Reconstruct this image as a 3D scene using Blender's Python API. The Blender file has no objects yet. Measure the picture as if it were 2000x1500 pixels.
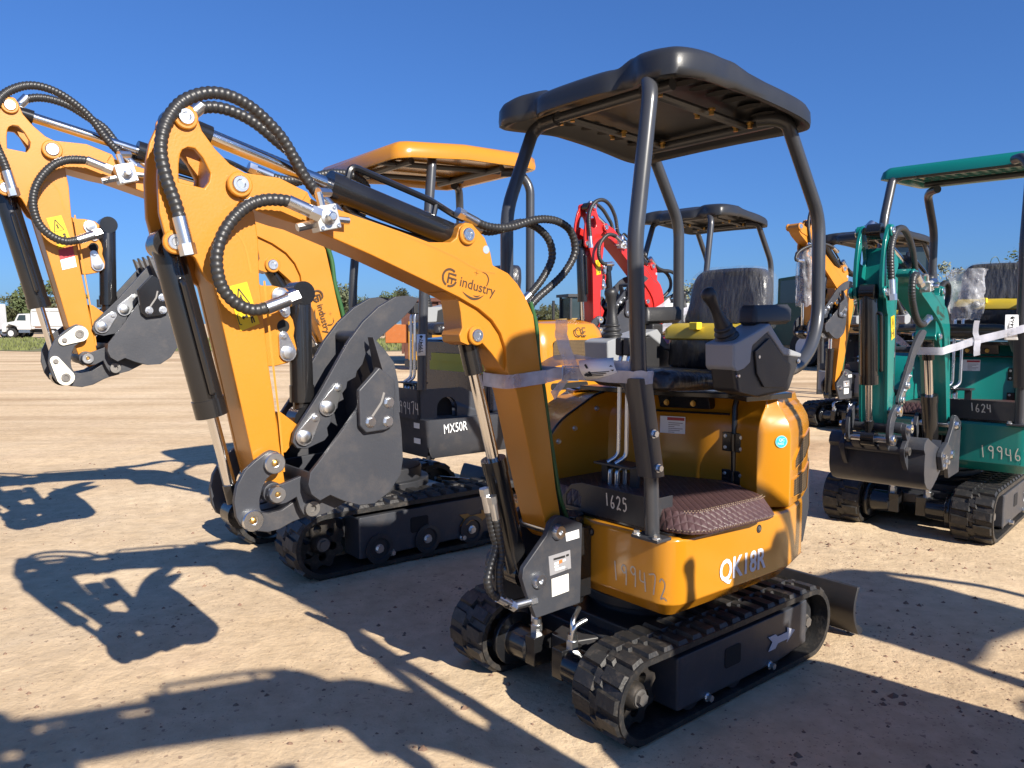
import bpy, bmesh, math, random
from mathutils import Vector, Matrix, noise, geometry
R=math.radians
random.seed(7)
SC=bpy.context.scene
# ---------------------------------------------------------------- camera, sky, sun, exposure
cam=bpy.data.cameras.new('camera'); cam.sensor_width=36; cam.lens=27.05; cam.clip_end=6000; cam.clip_start=.02
camo=bpy.data.objects.new('camera',cam); SC.collection.objects.link(camo)
camo.location=(0,0,1.48); camo.rotation_euler=(R(90-4.49),0,0); SC.camera=camo
SUN_EL=31.0; SUN_AZ=-50.3          # direction towards the sun, measured from +X
W=bpy.data.worlds.new('World'); SC.world=W; W.use_nodes=True
nt=W.node_tree; nt.nodes.clear()
sky=nt.nodes.new('ShaderNodeTexSky'); sky.sky_type='NISHITA'; sky.sun_disc=False
sky.sun_elevation=R(SUN_EL); sky.sun_rotation=R(90-SUN_AZ); sky.air_density=1.0; sky.dust_density=.6; sky.ozone_density=8.0; sky.altitude=0
bg=nt.nodes.new('ShaderNodeBackground'); bg.inputs[1].default_value=.15
ow=nt.nodes.new('ShaderNodeOutputWorld'); gm=nt.nodes.new('ShaderNodeGamma'); gm.inputs[1].default_value=.8; nt.links.new(sky.outputs[0],gm.inputs[0])   # softens the fall-off towards the zenith
tn=nt.nodes.new('ShaderNodeMix'); tn.data_type='RGBA'; tn.blend_type='MULTIPLY'; tn.inputs['Factor'].default_value=1; tn.inputs['B'].default_value=(.27,.41,.63,1)
nt.links.new(gm.outputs[0],tn.inputs['A']); nt.links.new(tn.outputs['Result'],bg.inputs[0]); nt.links.new(bg.outputs[0],ow.inputs[0])
sl=bpy.data.lights.new('sun','SUN'); sl.energy=4.6; sl.angle=R(.53); sl.color=(1,.93,.82)
so=bpy.data.objects.new('sun',sl); SC.collection.objects.link(so)
sd=Vector((math.cos(R(SUN_EL))*math.cos(R(SUN_AZ)),math.cos(R(SUN_EL))*math.sin(R(SUN_AZ)),math.sin(R(SUN_EL))))
so.rotation_euler=sd.to_track_quat('Z','Y').to_euler(); so.location=sd*30
vs=SC.view_settings; vs.view_transform='Standard'; vs.look='None'; vs.exposure=.98; vs.gamma=1
SC.cycles.max_bounces=6
COL=SC.collection
# ---------------------------------------------------------------- materials
MATS={}
def mat(name,col,rough=.5,metal=0,coat=0,vary=.12,scale=9.,bump=0,bscale=60,bdist=.01,bstr=None,dust=0,dcol=(.42,.33,.24),spec=.5,trans=None,mode=None):
    if name in MATS: return MATS[name]
    m=bpy.data.materials.new(name); m.use_nodes=True; t=m.node_tree; b=t.nodes['Principled BSDF']; L=t.links.new
    tc=t.nodes.new('ShaderNodeTexCoord')
    n=t.nodes.new('ShaderNodeTexNoise'); n.inputs['Scale'].default_value=scale; n.inputs['Detail'].default_value=5
    L(tc.outputs['Object'],n.inputs['Vector'])
    mx=t.nodes.new('ShaderNodeMix'); mx.data_type='RGBA'
    mx.inputs['A'].default_value=(*[c*(1-vary) for c in col],1); mx.inputs['B'].default_value=(*[min(1,c*(1+vary)) for c in col],1)
    L(n.outputs['Fac'],mx.inputs['Factor']); out=mx.outputs['Result']
    if dust:
        n2=t.nodes.new('ShaderNodeTexNoise'); n2.inputs['Scale'].default_value=scale*1.7; n2.inputs['Detail'].default_value=8; n2.inputs['Roughness'].default_value=.7
        L(tc.outputs['Object'],n2.inputs['Vector'])
        cr=t.nodes.new('ShaderNodeValToRGB'); cr.color_ramp.elements[0].position=.5; cr.color_ramp.elements[1].position=.8
        cr.color_ramp.elements[1].color=(dust,dust,dust,1); L(n2.outputs['Fac'],cr.inputs['Fac'])
        m2=t.nodes.new('ShaderNodeMix'); m2.data_type='RGBA'; L(cr.outputs['Color'],m2.inputs['Factor']); L(out,m2.inputs['A']); m2.inputs['B'].default_value=(*dcol,1); out=m2.outputs['Result']
    L(out,b.inputs['Base Color'])
    rr=t.nodes.new('ShaderNodeMapRange'); rr.inputs['To Min'].default_value=max(.03,rough-.07); rr.inputs['To Max'].default_value=min(1,rough+.12); L(n.outputs['Fac'],rr.inputs['Value']); L(rr.outputs['Result'],b.inputs['Roughness'])
    b.inputs['Metallic'].default_value=metal; b.inputs['Coat Weight'].default_value=coat; b.inputs['Coat Roughness'].default_value=.12; b.inputs['Specular IOR Level'].default_value=spec
    if bump:
        n3=t.nodes.new('ShaderNodeTexNoise'); n3.inputs['Scale'].default_value=bscale; n3.inputs['Detail'].default_value=6
        if bstr:
            mp=t.nodes.new('ShaderNodeMapping'); mp.inputs['Scale'].default_value=bstr; L(tc.outputs['Object'],mp.inputs['Vector']); L(mp.outputs['Vector'],n3.inputs['Vector'])
        else: L(tc.outputs['Object'],n3.inputs['Vector'])
        bp=t.nodes.new('ShaderNodeBump'); bp.inputs['Strength'].default_value=bump; bp.inputs['Distance'].default_value=bdist; L(n3.outputs['Fac'],bp.inputs['Height']); L(bp.outputs['Normal'],b.inputs['Normal'])
    if trans:
        tr=t.nodes.new('ShaderNodeBsdfTransparent'); ms=t.nodes.new('ShaderNodeMixShader'); L(b.outputs[0],ms.inputs[2]); L(tr.outputs[0],ms.inputs[1])
        n4=t.nodes.new('ShaderNodeTexNoise'); n4.inputs['Scale'].default_value=7; n4.inputs['Detail'].default_value=4; L(tc.outputs['Object'],n4.inputs['Vector'])
        r4=t.nodes.new('ShaderNodeMapRange'); r4.inputs['From Min'].default_value=.35; r4.inputs['From Max'].default_value=.7; r4.inputs['To Min'].default_value=trans*.5; r4.inputs['To Max'].default_value=min(1,trans*1.7); L(n4.outputs['Fac'],r4.inputs['Value']); L(r4.outputs['Result'],ms.inputs[0])
        L(ms.outputs[0],t.nodes['Material Output'].inputs['Surface'])
    MATS[name]=m; return m
yellow=lambda: mat('yellow_paint',(.49,.19,.012),.38,coat=.2,vary=.06,scale=4,dust=.10,dcol=(.40,.24,.09),bump=.05,bscale=140)
yellowg=lambda: mat('yellow_gloss',(.49,.20,.010),.22,coat=.6,vary=.04,scale=3)
teal=lambda: mat('teal_paint',(.004,.160,.140),.3,coat=.4,vary=.06,scale=4)
redp=lambda: mat('red_paint',(.46,.018,.014),.35,coat=.3,vary=.06,scale=4)
grey=lambda: mat('charcoal_paint',(.038,.041,.050),.42,vary=.12,scale=6,dust=.10,bump=.06,bscale=120)
greyd=lambda: mat('dark_charcoal_paint',(.026,.027,.031),.38,vary=.12,scale=6,dust=.06)
post=lambda: mat('post_paint',(.040,.042,.048),.3,vary=.1,scale=6,coat=.2)
black=lambda: mat('black_gloss',(.012,.012,.013),.18,vary=.2,coat=.3)
blackm=lambda: mat('black_plastic',(.022,.022,.024),.42,vary=.2,bump=.08,bscale=220)
roofm=lambda: mat('black_roof_plastic',(.021,.022,.025),.36,vary=.12,bump=.05,bscale=260)
rubber=lambda: mat('track_rubber',(.017,.0165,.0165),.5,vary=.3,scale=14,dust=.16,bump=.25,bscale=70)
hosem=lambda: mat('hose_rubber',(.024,.024,.025),.38,vary=.2,scale=30)
chrome=lambda: mat('chrome_rod',(.78,.77,.76),.12,metal=1,vary=.04)
zinc=lambda: mat('zinc_plated_steel',(.70,.72,.74),.27,metal=1,vary=.05,scale=8)
brass=lambda: mat('brass',(.65,.40,.12),.35,metal=1)
rawst=lambda: mat('bare_worn_steel',(.20,.19,.18),.45,metal=.7,vary=.25,scale=15,dust=.2)
white=lambda: mat('white_print',(.80,.80,.80),.5,vary=.03)
offw=lambda: mat('off_white_paper',(.80,.78,.70),.6,vary=.03)
chalk=lambda: mat('chalk_marks',(.62,.58,.50),.9,vary=.2,scale=90)
lgrey=lambda: mat('light_grey_plastic',(.27,.28,.295),.4,vary=.04)
brown=lambda: mat('brown_print',(.055,.026,.008),.6)
decy=lambda: mat('decal_yellow',(.62,.43,.01),.35,vary=.04)
decr=lambda: mat('decal_red',(.40,.03,.04),.4)
ink=lambda: mat('black_ink',(.012,.012,.012),.6)
cyan=lambda: mat('cyan_sticker',(.03,.42,.52),.4)
yband=lambda: mat('yellow_cushion',(.50,.36,.03),.45,coat=.4)
wrap=lambda: mat('plastic_wrap_clear',(.30,.31,.34),.08,vary=.05,trans=.10,bump=1.,bscale=9,bdist=.05,bstr=(1.6,1.6,.45))
wrapm=lambda: mat('plastic_film_milky',(.60,.61,.65),.15,vary=.05,trans=.30,bump=1.0,bscale=11,bdist=.03)
seatm=lambda: mat('wrapped_seat_vinyl',(.022,.021,.024),.3,coat=.35,vary=.6,scale=9,bump=.9,bscale=11,bdist=.03,bstr=(1.5,1.5,.5))
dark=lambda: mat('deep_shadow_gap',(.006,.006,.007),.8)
glassm=lambda: mat('tinted_glass',(.03,.045,.05),.06,spec=.8,vary=.05)
def mat_mesh():
    if 'grille_mesh' in MATS: return MATS['grille_mesh']
    m=mat('grille_mesh',(.16,.10,.05),.5,metal=.3); t=m.node_tree; b=t.nodes['Principled BSDF']; L=t.links.new
    tc=t.nodes.new('ShaderNodeTexCoord'); v=t.nodes.new('ShaderNodeTexVoronoi'); v.inputs['Scale'].default_value=95; v.inputs['Randomness'].default_value=.05
    L(tc.outputs['Object'],v.inputs['Vector']); c=t.nodes.new('ShaderNodeValToRGB'); c.color_ramp.elements[0].position=.46; c.color_ramp.elements[1].position=.54
    c.color_ramp.elements[0].color=(.008,.007,.006,1); c.color_ramp.elements[1].color=(.15,.10,.05,1); L(v.outputs['Distance'],c.inputs['Fac']); L(c.outputs['Color'],b.inputs['Base Color'])
    return m
def mat_quilt():
    if 'quilted_mat' in MATS: return MATS['quilted_mat']
    m=mat('quilted_mat',(.075,.040,.040),.42,vary=.18,scale=20); t=m.node_tree; b=t.nodes['Principled BSDF']; L=t.links.new
    tc=t.nodes.new('ShaderNodeTexCoord'); outs=[]
    for a in (40,-40):
        mp=t.nodes.new('ShaderNodeMapping'); mp.inputs['Rotation'].default_value=(0,0,R(a)); L(tc.outputs['Object'],mp.inputs['Vector'])
        w=t.nodes.new('ShaderNodeTexWave'); w.wave_type='BANDS'; w.inputs['Scale'].default_value=13; w.wave_profile='SIN'; L(mp.outputs['Vector'],w.inputs['Vector']); outs.append(w.outputs['Fac'])
    mm=t.nodes.new('ShaderNodeMath'); mm.operation='MINIMUM'; L(outs[0],mm.inputs[0]); L(outs[1],mm.inputs[1])
    pw=t.nodes.new('ShaderNodeMath'); pw.operation='POWER'; L(mm.outputs[0],pw.inputs[0]); pw.inputs[1].default_value=.35
    n=t.nodes.new('ShaderNodeTexNoise'); n.inputs['Scale'].default_value=90; L(tc.outputs['Object'],n.inputs['Vector'])
    ad=t.nodes.new('ShaderNodeMath'); ad.operation='MULTIPLY_ADD'; L(n.outputs['Fac'],ad.inputs[0]); ad.inputs[1].default_value=.25; L(pw.outputs[0],ad.inputs[2])
    bp=t.nodes.new('ShaderNodeBump'); bp.inputs['Strength'].default_value=.45; bp.inputs['Distance'].default_value=.008; L(ad.outputs[0],bp.inputs['Height']); L(bp.outputs['Normal'],b.inputs['Normal'])
    return m
# ---------------------------------------------------------------- mesh helpers
class MB:
    def __init__(s): s.v=[]; s.f=[]
    def add(s,vs,fs):
        o=len(s.v); s.v+=[Vector(p) for p in vs]; s.f+=[[i+o for i in f] for f in fs]; return s
    def box(s,x0,x1,y0,y1,z0,z1):
        return s.add([(x0,y0,z0),(x1,y0,z0),(x1,y1,z0),(x0,y1,z0),(x0,y0,z1),(x1,y0,z1),(x1,y1,z1),(x0,y1,z1)],[(0,3,2,1),(4,5,6,7),(0,1,5,4),(1,2,6,5),(2,3,7,6),(3,0,4,7)])
    def prism(s,poly,fn,holes=()):
        """poly in 2D, fn(p,side)->3D point, side 0/1"""
        loops=[list(poly)]+[list(h) for h in holes]
        tri=geometry.tessellate_polygon([[Vector((p[0],p[1],0)) for p in l] for l in loops])
        flat=[p for l in loops for p in l]; n=len(flat)
        vs=[fn(p,0) for p in flat]+[fn(p,1) for p in flat]; fs=[]
        # consistent orientation is fixed later by recalculating normals
        for t in tri: fs.append(tuple(t)); fs.append(tuple(i+n for i in reversed(t)))
        o=0
        for l in loops:
            k=len(l)
            for i in range(k): a=o+i; b=o+(i+1)%k; fs.append((a,b,b+n,a+n))
            o+=k
        return s.add(vs,fs)
    def xz(s,poly,y0,y1,holes=()): return s.prism(poly,lambda p,k:(p[0],(y0,y1)[k],p[1]),holes)
    def xy(s,poly,z0,z1,holes=()): return s.prism(poly,lambda p,k:(p[0],p[1],(z0,z1)[k]),holes)
    def yz(s,poly,x0,x1,holes=()): return s.prism(poly,lambda p,k:((x0,x1)[k],p[0],p[1]),holes)
    def rings(s,rs,close=True,cap=True):
        n=len(rs[0]); vs=[p for r in rs for p in r]; fs=[]
        for i in range(len(rs)-1):
            for j in range(n if close else n-1):
                a=i*n+j; b=i*n+(j+1)%n; fs.append((a,b,b+n,a+n))
        if cap: fs.append(tuple(range(n))[::-1]); fs.append(tuple(range((len(rs)-1)*n,len(rs)*n)))
        return s.add(vs,fs)
    def tube(s,path,r,n=12,cap=True):
        path=[Vector(p) for p in path]; m=len(path); rs=[]; nrm=None
        for i in range(m):
            t=(path[min(i+1,m-1)]-path[max(i-1,0)]).normalized()
            if nrm is None:
                nrm=t.orthogonal().normalized()
            else:
                nrm=(nrm-t*nrm.dot(t)); nrm=nrm.normalized() if nrm.length>1e-6 else t.orthogonal().normalized()
            b=t.cross(nrm); rad=r(i/(m-1)) if callable(r) else (r[i] if isinstance(r,(list,tuple)) else r)
            rs.append([path[i]+(nrm*math.cos(2*math.pi*k/n)+b*math.sin(2*math.pi*k/n))*rad for k in range(n)])
        return s.rings(rs,cap=cap)
    def cyl(s,a,b,r,n=20,r2=None): return s.tube([a,b],[r,r if r2 is None else r2],n)
    def hexbolt(s,c,ax,r,h):
        c=Vector(c); ax=Vector(ax).normalized(); s.cyl(c,c+ax*h*.3,r*1.35,14); s.cyl(c+ax*h*.3,c+ax*h,r,6); return s
    def lathe(s,prof,c,ax,n=24):
        c=Vector(c); ax=Vector(ax).normalized(); u=ax.orthogonal().normalized(); w=ax.cross(u)
        return s.rings([[c+ax*d+(u*math.cos(2*math.pi*k/n)+w*math.sin(2*math.pi*k/n))*r for k in range(n)] for r,d in prof])
XF=[lambda p:p]
NOSPLIT=('lettering','print','marking','number','stitching','logo','trunk','crown','rib','plate_print','weld','track')
def clusters(mb):
    n=len(mb.v); par=list(range(n))
    def fd(i):
        while par[i]!=i: par[i]=par[par[i]]; i=par[i]
        return i
    for f in mb.f:
        a=fd(f[0])
        for i in f[1:]:
            b=fd(i)
            if a!=b: par[b]=a
    isl={}
    for i in range(n): isl.setdefault(fd(i),[]).append(i)
    if len(isl)<2: return None
    bx=[]
    for k,v in isl.items():
        P=[mb.v[i] for i in v]; bx.append([k,[min(p[j] for p in P)-.003 for j in range(3)],[max(p[j] for p in P)+.003 for j in range(3)]])
    g=list(range(len(bx)))
    def fg(i):
        while g[i]!=i: i=g[i]
        return i
    for i in range(len(bx)):
        for j in range(i):
            if all(bx[i][1][q]<=bx[j][2][q] and bx[j][1][q]<=bx[i][2][q] for q in range(3)): g[fg(i)]=fg(j)
    root={bx[i][0]:fg(i) for i in range(len(bx))}
    ids=sorted(set(root.values()))
    if len(ids)<2: return None
    out=[]; lab=[root[fd(i)] for i in range(n)]
    for q in ids:
        mp={}; s=MB()
        for i in range(n):
            if lab[i]==q: mp[i]=len(s.v); s.v.append(mb.v[i])
        s.f=[[mp[i] for i in f] for f in mb.f if lab[f[0]]==q]; out.append(s)
    return out
def build(name,mb,m,parent=None,bev=0,ang=38,seg=2,xf=None):
    if parent is not None and not any(k in name for k in NOSPLIT):
        cl=clusters(mb)
        if cl: return [build1(name,c,m,parent,bev,ang,seg,xf) for c in cl][0]
    return build1(name,mb,m,parent,bev,ang,seg,xf)
def build1(name,mb,m,parent=None,bev=0,ang=38,seg=2,xf=None):
    me=bpy.data.meshes.new(name); f=xf or XF[0]
    me.from_pydata([f(v) for v in mb.v],[],mb.f); me.validate()
    bm=bmesh.new(); bm.from_mesh(me); bmesh.ops.recalc_face_normals(bm,faces=bm.faces); bm.to_mesh(me); bm.free()
    for p in me.polygons: p.use_smooth=True
    me.set_sharp_from_angle(angle=R(ang))
    if m: me.materials.append(m)
    o=bpy.data.objects.new(name,me); COL.objects.link(o)
    if parent: o.parent=parent
    if bev:
        b=o.modifiers.new('bevel','BEVEL'); b.width=bev; b.segments=seg; b.limit_method='ANGLE'; b.angle_limit=R(35); b.harden_normals=True; b.use_clamp_overlap=True
    return o
def tag(o,label,cat,group=None,kind=None):
    if label: o['label']=label
    if cat: o['category']=cat
    if group: o['group']=group
    if kind: o['kind']=kind
    return o
def thing(name,label,cat,loc,rot=0,group=None):
    o=bpy.data.objects.new(name,None); COL.objects.link(o); o.location=loc; o.rotation_euler=(0,0,rot); o.empty_display_size=.2
    return tag(o,label,cat,group)
def copy_tree(o,parent=None):
    c=o.copy(); COL.objects.link(c); c.parent=parent
    for ch in list(o.children): copy_tree(ch,c)
    return c
def catmull(pts,k=6,closed=False):
    P=[Vector(p) for p in pts]; n=len(P); out=[]
    for i in range(n if closed else n-1):
        p0=P[(i-1)%n] if closed or i>0 else P[0]*2-P[1]
        p1=P[i]; p2=P[(i+1)%n]; p3=P[(i+2)%n] if closed or i+2<n else P[-1]*2-P[-2]
        for j in range(k):
            t=j/k; out.append(.5*((2*p1)+(p2-p0)*t+(2*p0-5*p1+4*p2-p3)*t*t+(3*p1-p0-3*p2+p3)*t**3))
    if not closed: out.append(P[-1])
    return out
def fillet(pts,r,k=5):
    P=[Vector(p) for p in pts]; out=[P[0]]
    for i in range(1,len(P)-1):
        a=(P[i-1]-P[i]); b=(P[i+1]-P[i]); d=min(r,a.length*.45,b.length*.45); a=P[i]+a.normalized()*d; b=P[i]+b.normalized()*d
        for j in range(k+1):
            t=j/k; out.append(a*(1-t)**2+P[i]*2*t*(1-t)+b*t*t)
    out.append(P[-1]); return out
def resample(path,step):
    P=[Vector(p) for p in path]; out=[P[0].copy()]; need=step
    for a,b in zip(P,P[1:]):
        L=(b-a).length; d=0
        while L-d>=need and L>0:
            d+=need; out.append(a+(b-a)*(d/L)); need=step
        need-=(L-d)
    if (out[-1]-P[-1]).length>step*.3: out.append(P[-1].copy())
    return out
def hose(name,pts,r,parent,m=None,spiral=True,ends=True,xf=None,pitch=.016):
    """rubber hose; the spiral guard shows as a ribbed outline"""
    c=catmull(pts,8)
    if spiral:
        c=resample(c,pitch/4); k=len(c); rad=[r*(1+(.0,.13,.17,.10)[i%4]) for i in range(k)]
    else: rad=[r]*len(c)
    mb=MB(); mb.tube(c,rad,10); o=build(name,mb,m or hosem(),parent,xf=xf,ang=60)
    if ends:
        e=MB()
        for a,b in ((c[0],c[min(6,len(c)-1)]),(c[-1],c[max(-7,-len(c))])):
            d=(b-a).normalized(); e.cyl(a-d*r*2.2,a+d*r*2.4,r*1.22,12); e.cyl(a-d*r*4.2,a-d*r*2.2,r*1.45,6)
        build('hose_fitting',e,zinc(),o,xf=xf)
    return o
def quadstrip(mb,pts,w,up,nrm,lift=.0):
    """flat ribbon along 3D pts, of width w, lying in the plane with normal nrm"""
    nrm=Vector(nrm).normalized(); P=[Vector(p)+nrm*lift for p in pts]; L=[];
    for i,p in enumerate(P):
        t=(P[min(i+1,len(P)-1)]-P[max(i-1,0)]).normalized(); s=nrm.cross(t).normalized(); ww=w(i/(len(P)-1)) if callable(w) else w
        L.append((p-s*ww/2,p+s*ww/2))
    vs=[q for l in L for q in l]; mb.add(vs,[(2*i,2*i+1,2*i+3,2*i+2) for i in range(len(P)-1)]); return mb
def text(name,s,size,org,u,v,m,parent,xf=None,sx=1.0,bold=0,spacing=1.0):
    cu=bpy.data.curves.new('t','FONT'); cu.body=s; cu.size=1; cu.resolution_u=3; cu.offset=bold; cu.space_character=spacing
    ob=bpy.data.objects.new('t',cu); COL.objects.link(ob); dg=bpy.context.evaluated_depsgraph_get(); dg.update()
    me=bpy.data.meshes.new_from_object(ob.evaluated_get(dg)); bpy.data.objects.remove(ob)
    O=Vector(org); U=Vector(u).normalized(); V=Vector(v); V=(V-U*V.dot(U)).normalized(); f=xf or XF[0]
    mb=MB(); mb.v=[O+U*p.co.x*size*sx+V*p.co.y*size for p in me.vertices]; mb.f=[list(p.vertices) for p in me.polygons]; bpy.data.meshes.remove(me)
    return build(name,mb,m,parent,xf=f)
DIG={'1':[[(.5,1),(.5,0)]],'2':[[(.1,.8),(.4,1),(.75,.85),(.65,.55),(.1,0),(.45,.08),(.85,.0)]],'3':[[(.1,1),(.8,.95),(.4,.6),(.8,.3),(.4,0),(.1,.1)]],
'4':[[(.15,1),(.12,.5),(.8,.45)],[(.7,.95),(.68,0)]],'5':[[(.85,.95),(.3,1),(.25,.6),(.65,.6),(.75,.25),(.4,0),(.1,.08)]],
'6':[[(.6,1),(.25,.6),(.12,.2),(.4,0),(.7,.15),(.6,.4),(.2,.35)]],'7':[[(.05,.95),(.85,.98),(.45,.0)]],'8':[[(.75,.9),(.4,1),(.2,.8),(.7,.3),(.45,0),(.15,.2),(.75,.85)]],
'9':[[(.75,.75),(.45,.6),(.15,.8),(.4,1),(.75,.9),(.7,.4),(.6,0)]]}
def hand(name,s,h,org,u,v,m,parent,nrm,w=.006,xf=None):
    mb=MB(); U=Vector(u).normalized(); V=Vector(v).normalized(); O=Vector(org); rnd=random.Random(s)
    for i,ch in enumerate(s):
        dy=rnd.uniform(-.08,.08)
        for st in DIG[ch]:
            pts=catmull([(x,y,0) for x,y in st],5) if len(st)>2 else [Vector((x,y,0)) for x,y in st]
            quadstrip(mb,[O+U*(i*h*.62+p.x*h*.5)+V*((p.y+dy)*h) for p in pts],w,V,nrm)
    return build(name,mb,m,parent,xf=xf)
def rrect(x0,x1,y0,y1,r,k=4):
    out=[]
    for cx,cy,a in ((x1-r,y1-r,0),(x0+r,y1-r,90),(x0+r,y0+r,180),(x1-r,y0+r,270)):
        for j in range(k+1): t=R(a+90*j/k); out.append((cx+r*math.cos(t),cy+r*math.sin(t)))
    return out
def circ(cx,cy,r,n=20): return [(cx+r*math.cos(2*math.pi*i/n),cy+r*math.sin(2*math.pi*i/n)) for i in range(n)]
def inset2(poly,d):
    """offset a closed, roughly convex counter-clockwise polygon inwards by d"""
    n=len(poly); out=[]
    for i in range(n):
        a=Vector(poly[i-1]);b=Vector(poly[i]);c=Vector(poly[(i+1)%n]); t=(c-a)
        if t.length<1e-9: out.append(tuple(b)); continue
        t.normalize(); out.append((b.x-t.y*d,b.y+t.x*d))
    return out
# outlines in the boom plane, metres (forward, up)
BOOM=[(1.825,1.838),(1.831,1.859),(1.823,1.881),(1.806,1.894),(1.785,1.894),(1.683,1.892),(1.597,1.861),(1.591,1.846),(1.569,1.836),(1.435,1.805),(1.291,1.773),(1.177,1.745),(1.096,1.75),(1.07,1.767),(1.057,1.804),(1.032,1.82),(1.002,1.819),(0.949,1.776),(0.924,1.728),(0.913,1.683),(0.844,1.658),(0.799,1.621),(0.76,1.571),(0.725,1.51),(0.704,1.397),(0.689,1.306),(0.668,1.197),(0.636,1.026),(0.608,0.849),(0.569,0.673),(0.602,0.642),(0.655,0.688),(0.674,0.756),(0.7,0.842),(0.806,1.232),(0.849,1.312),(0.856,1.393),(0.879,1.447),(0.916,1.491),(0.979,1.533),(1.053,1.566),(1.156,1.605),(1.386,1.689),(1.616,1.764),(1.664,1.772),(1.753,1.793),(1.796,1.816)]
GUS=[(1.113,1.586),(1.052,1.562),(1.042,1.518),(1.036,1.466),(1.049,1.44),(1.043,1.417),(1.01,1.406),(0.954,1.416),(0.909,1.375),(0.851,1.311),(0.815,1.28),(0.81,1.373),(0.85,1.465),(0.931,1.537),(1.031,1.579)]
TIPD=[(1.823,1.832),(1.835,1.855),(1.825,1.881),(1.802,1.892),(1.686,1.89),(1.601,1.858),(1.617,1.833),(1.614,1.825),(1.756,1.815),(1.798,1.825)]
ARM=[(1.963,2.034),(1.947,2.049),(1.93,2.053),(1.915,2.048),(1.902,2.016),(1.893,1.989),(1.861,1.948),(1.82,1.911),(1.779,1.893),(1.766,1.864),(1.781,1.834),(1.807,1.801),(1.763,1.796),(1.758,1.787),(1.749,1.718),(1.748,1.599),(1.728,1.367),(1.715,1.263),(1.704,1.159),(1.694,1.075),(1.686,1.006),(1.691,0.969),(1.723,0.959),(1.748,0.977),(1.755,0.998),(1.769,1.047),(1.782,1.104),(1.811,1.255),(1.848,1.441),(1.877,1.585),(1.892,1.595),(1.905,1.618),(1.923,1.655),(1.94,1.67),(1.96,1.661),(1.977,1.664),(1.989,1.674),(1.996,1.71),(2.008,1.764),(2.009,1.855),(2.003,1.918),(1.993,1.965)]
ARMH=[(1.95,1.922),(1.944,1.934),(1.933,1.941),(1.913,1.94),(1.895,1.92),(1.875,1.88),(1.879,1.859),(1.892,1.84),(1.957,1.848),(1.955,1.895)]
LUG=[(1.739,1.596),(1.726,1.589),(1.694,1.59),(1.654,1.583),(1.638,1.57),(1.637,1.552),(1.646,1.51),(1.634,1.492),(1.629,1.468),(1.633,1.444),(1.624,1.407),(1.627,1.383),(1.653,1.364),(1.693,1.356),(1.723,1.356)]
GUSB=[(1.706,1.225),(1.691,1.224),(1.64,1.182),(1.652,1.136),(1.68,1.103),(1.703,1.105)]
CLINK=[(1.76,1.116),(1.741,1.123),(1.721,1.116),(1.707,1.099),(1.706,1.079),(1.716,1.066),(1.737,1.056),(1.755,1.044),(1.769,1.02),(1.778,0.986),(1.778,0.965),(1.771,0.945),(1.772,0.925),(1.784,0.908),(1.808,0.904),(1.832,0.919),(1.845,0.947),(1.85,0.991),(1.841,1.035),(1.817,1.075),(1.785,1.1)]
HLINK=[(1.774,0.946),(1.743,0.938),(1.709,0.941),(1.678,0.956),(1.651,0.967),(1.617,0.962),(1.598,0.935),(1.612,0.912),(1.644,0.908),(1.668,0.903),(1.711,0.887),(1.75,0.884),(1.789,0.895),(1.806,0.911),(1.811,0.935),(1.799,0.951)]
EAR=[(1.761,0.997),(1.756,1.015),(1.742,1.023),(1.715,1.024),(1.668,1.037),(1.604,1.055),(1.47,1.062),(1.472,0.96),(1.574,0.92),(1.624,0.913),(1.652,0.925),(1.663,0.946),(1.673,0.981),(1.704,0.968),(1.73,0.967),(1.751,0.979)]
BSIDE=[(1.436,1.35),(1.505,1.227),(1.6,1.116),(1.655,1.058),(1.662,1.025),(1.653,0.995),(1.627,0.973),(1.595,0.985),(1.554,0.962),(1.504,0.942),(1.449,0.939),(1.399,0.966),(1.358,1.016),(1.349,1.063),(1.353,1.15),(1.36,1.204),(1.378,1.311)]
CUT=[(1.509,1.286),(1.44,1.351),(1.388,1.312),(1.385,1.285),(1.394,1.17),(1.419,1.161),(1.486,1.158),(1.506,1.18)]
TOOTH=[(1.432,1.432),(1.407,1.431),(1.365,1.361),(1.352,1.31),(1.346,1.206),(1.366,1.203),(1.386,1.28),(1.403,1.344)]
THUMB=[(1.669,1.136),(1.662,1.167),(1.581,1.277),(1.485,1.426),(1.435,1.485),(1.379,1.532),(1.32,1.564),(1.275,1.569),(1.23,1.562),(1.242,1.546),(1.254,1.531),(1.294,1.496),(1.334,1.467),(1.386,1.429),(1.426,1.389),(1.437,1.358),(1.457,1.336),(1.462,1.318),(1.49,1.305),(1.494,1.286),(1.508,1.27),(1.503,1.251),(1.522,1.243),(1.524,1.228),(1.543,1.21),(1.548,1.184),(1.56,1.169),(1.556,1.146),(1.569,1.132),(1.591,1.125),(1.624,1.113),(1.655,1.117)]
PIN={'foot':(0.639,0.697),'footcyl':(0.737,0.531),'cyltop':(0.981,1.439),'armcylb':(1.027,1.78),'armpiv':(1.802,1.858),'armtop':(1.937,2.016),'bcyltop':(1.973,1.692),'bclow':(1.803,0.933),'arml':(1.736,1.087),'tip':(1.735,0.999),'bpin':(1.63,0.942),'thpin':(1.635,1.15),'thpin2':(1.56,1.232),'thcyl':(1.674,1.559),'cutc':(1.433,1.218),'boomrodend':(0.917,1.319),'boombarreltop':(0.852,1.024),'boombarrelbot':(0.692,0.569),'acrod':(1.5,1.927),'bcrod':(1.861,1.25),'valve':(1.562,1.786)}
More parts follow.
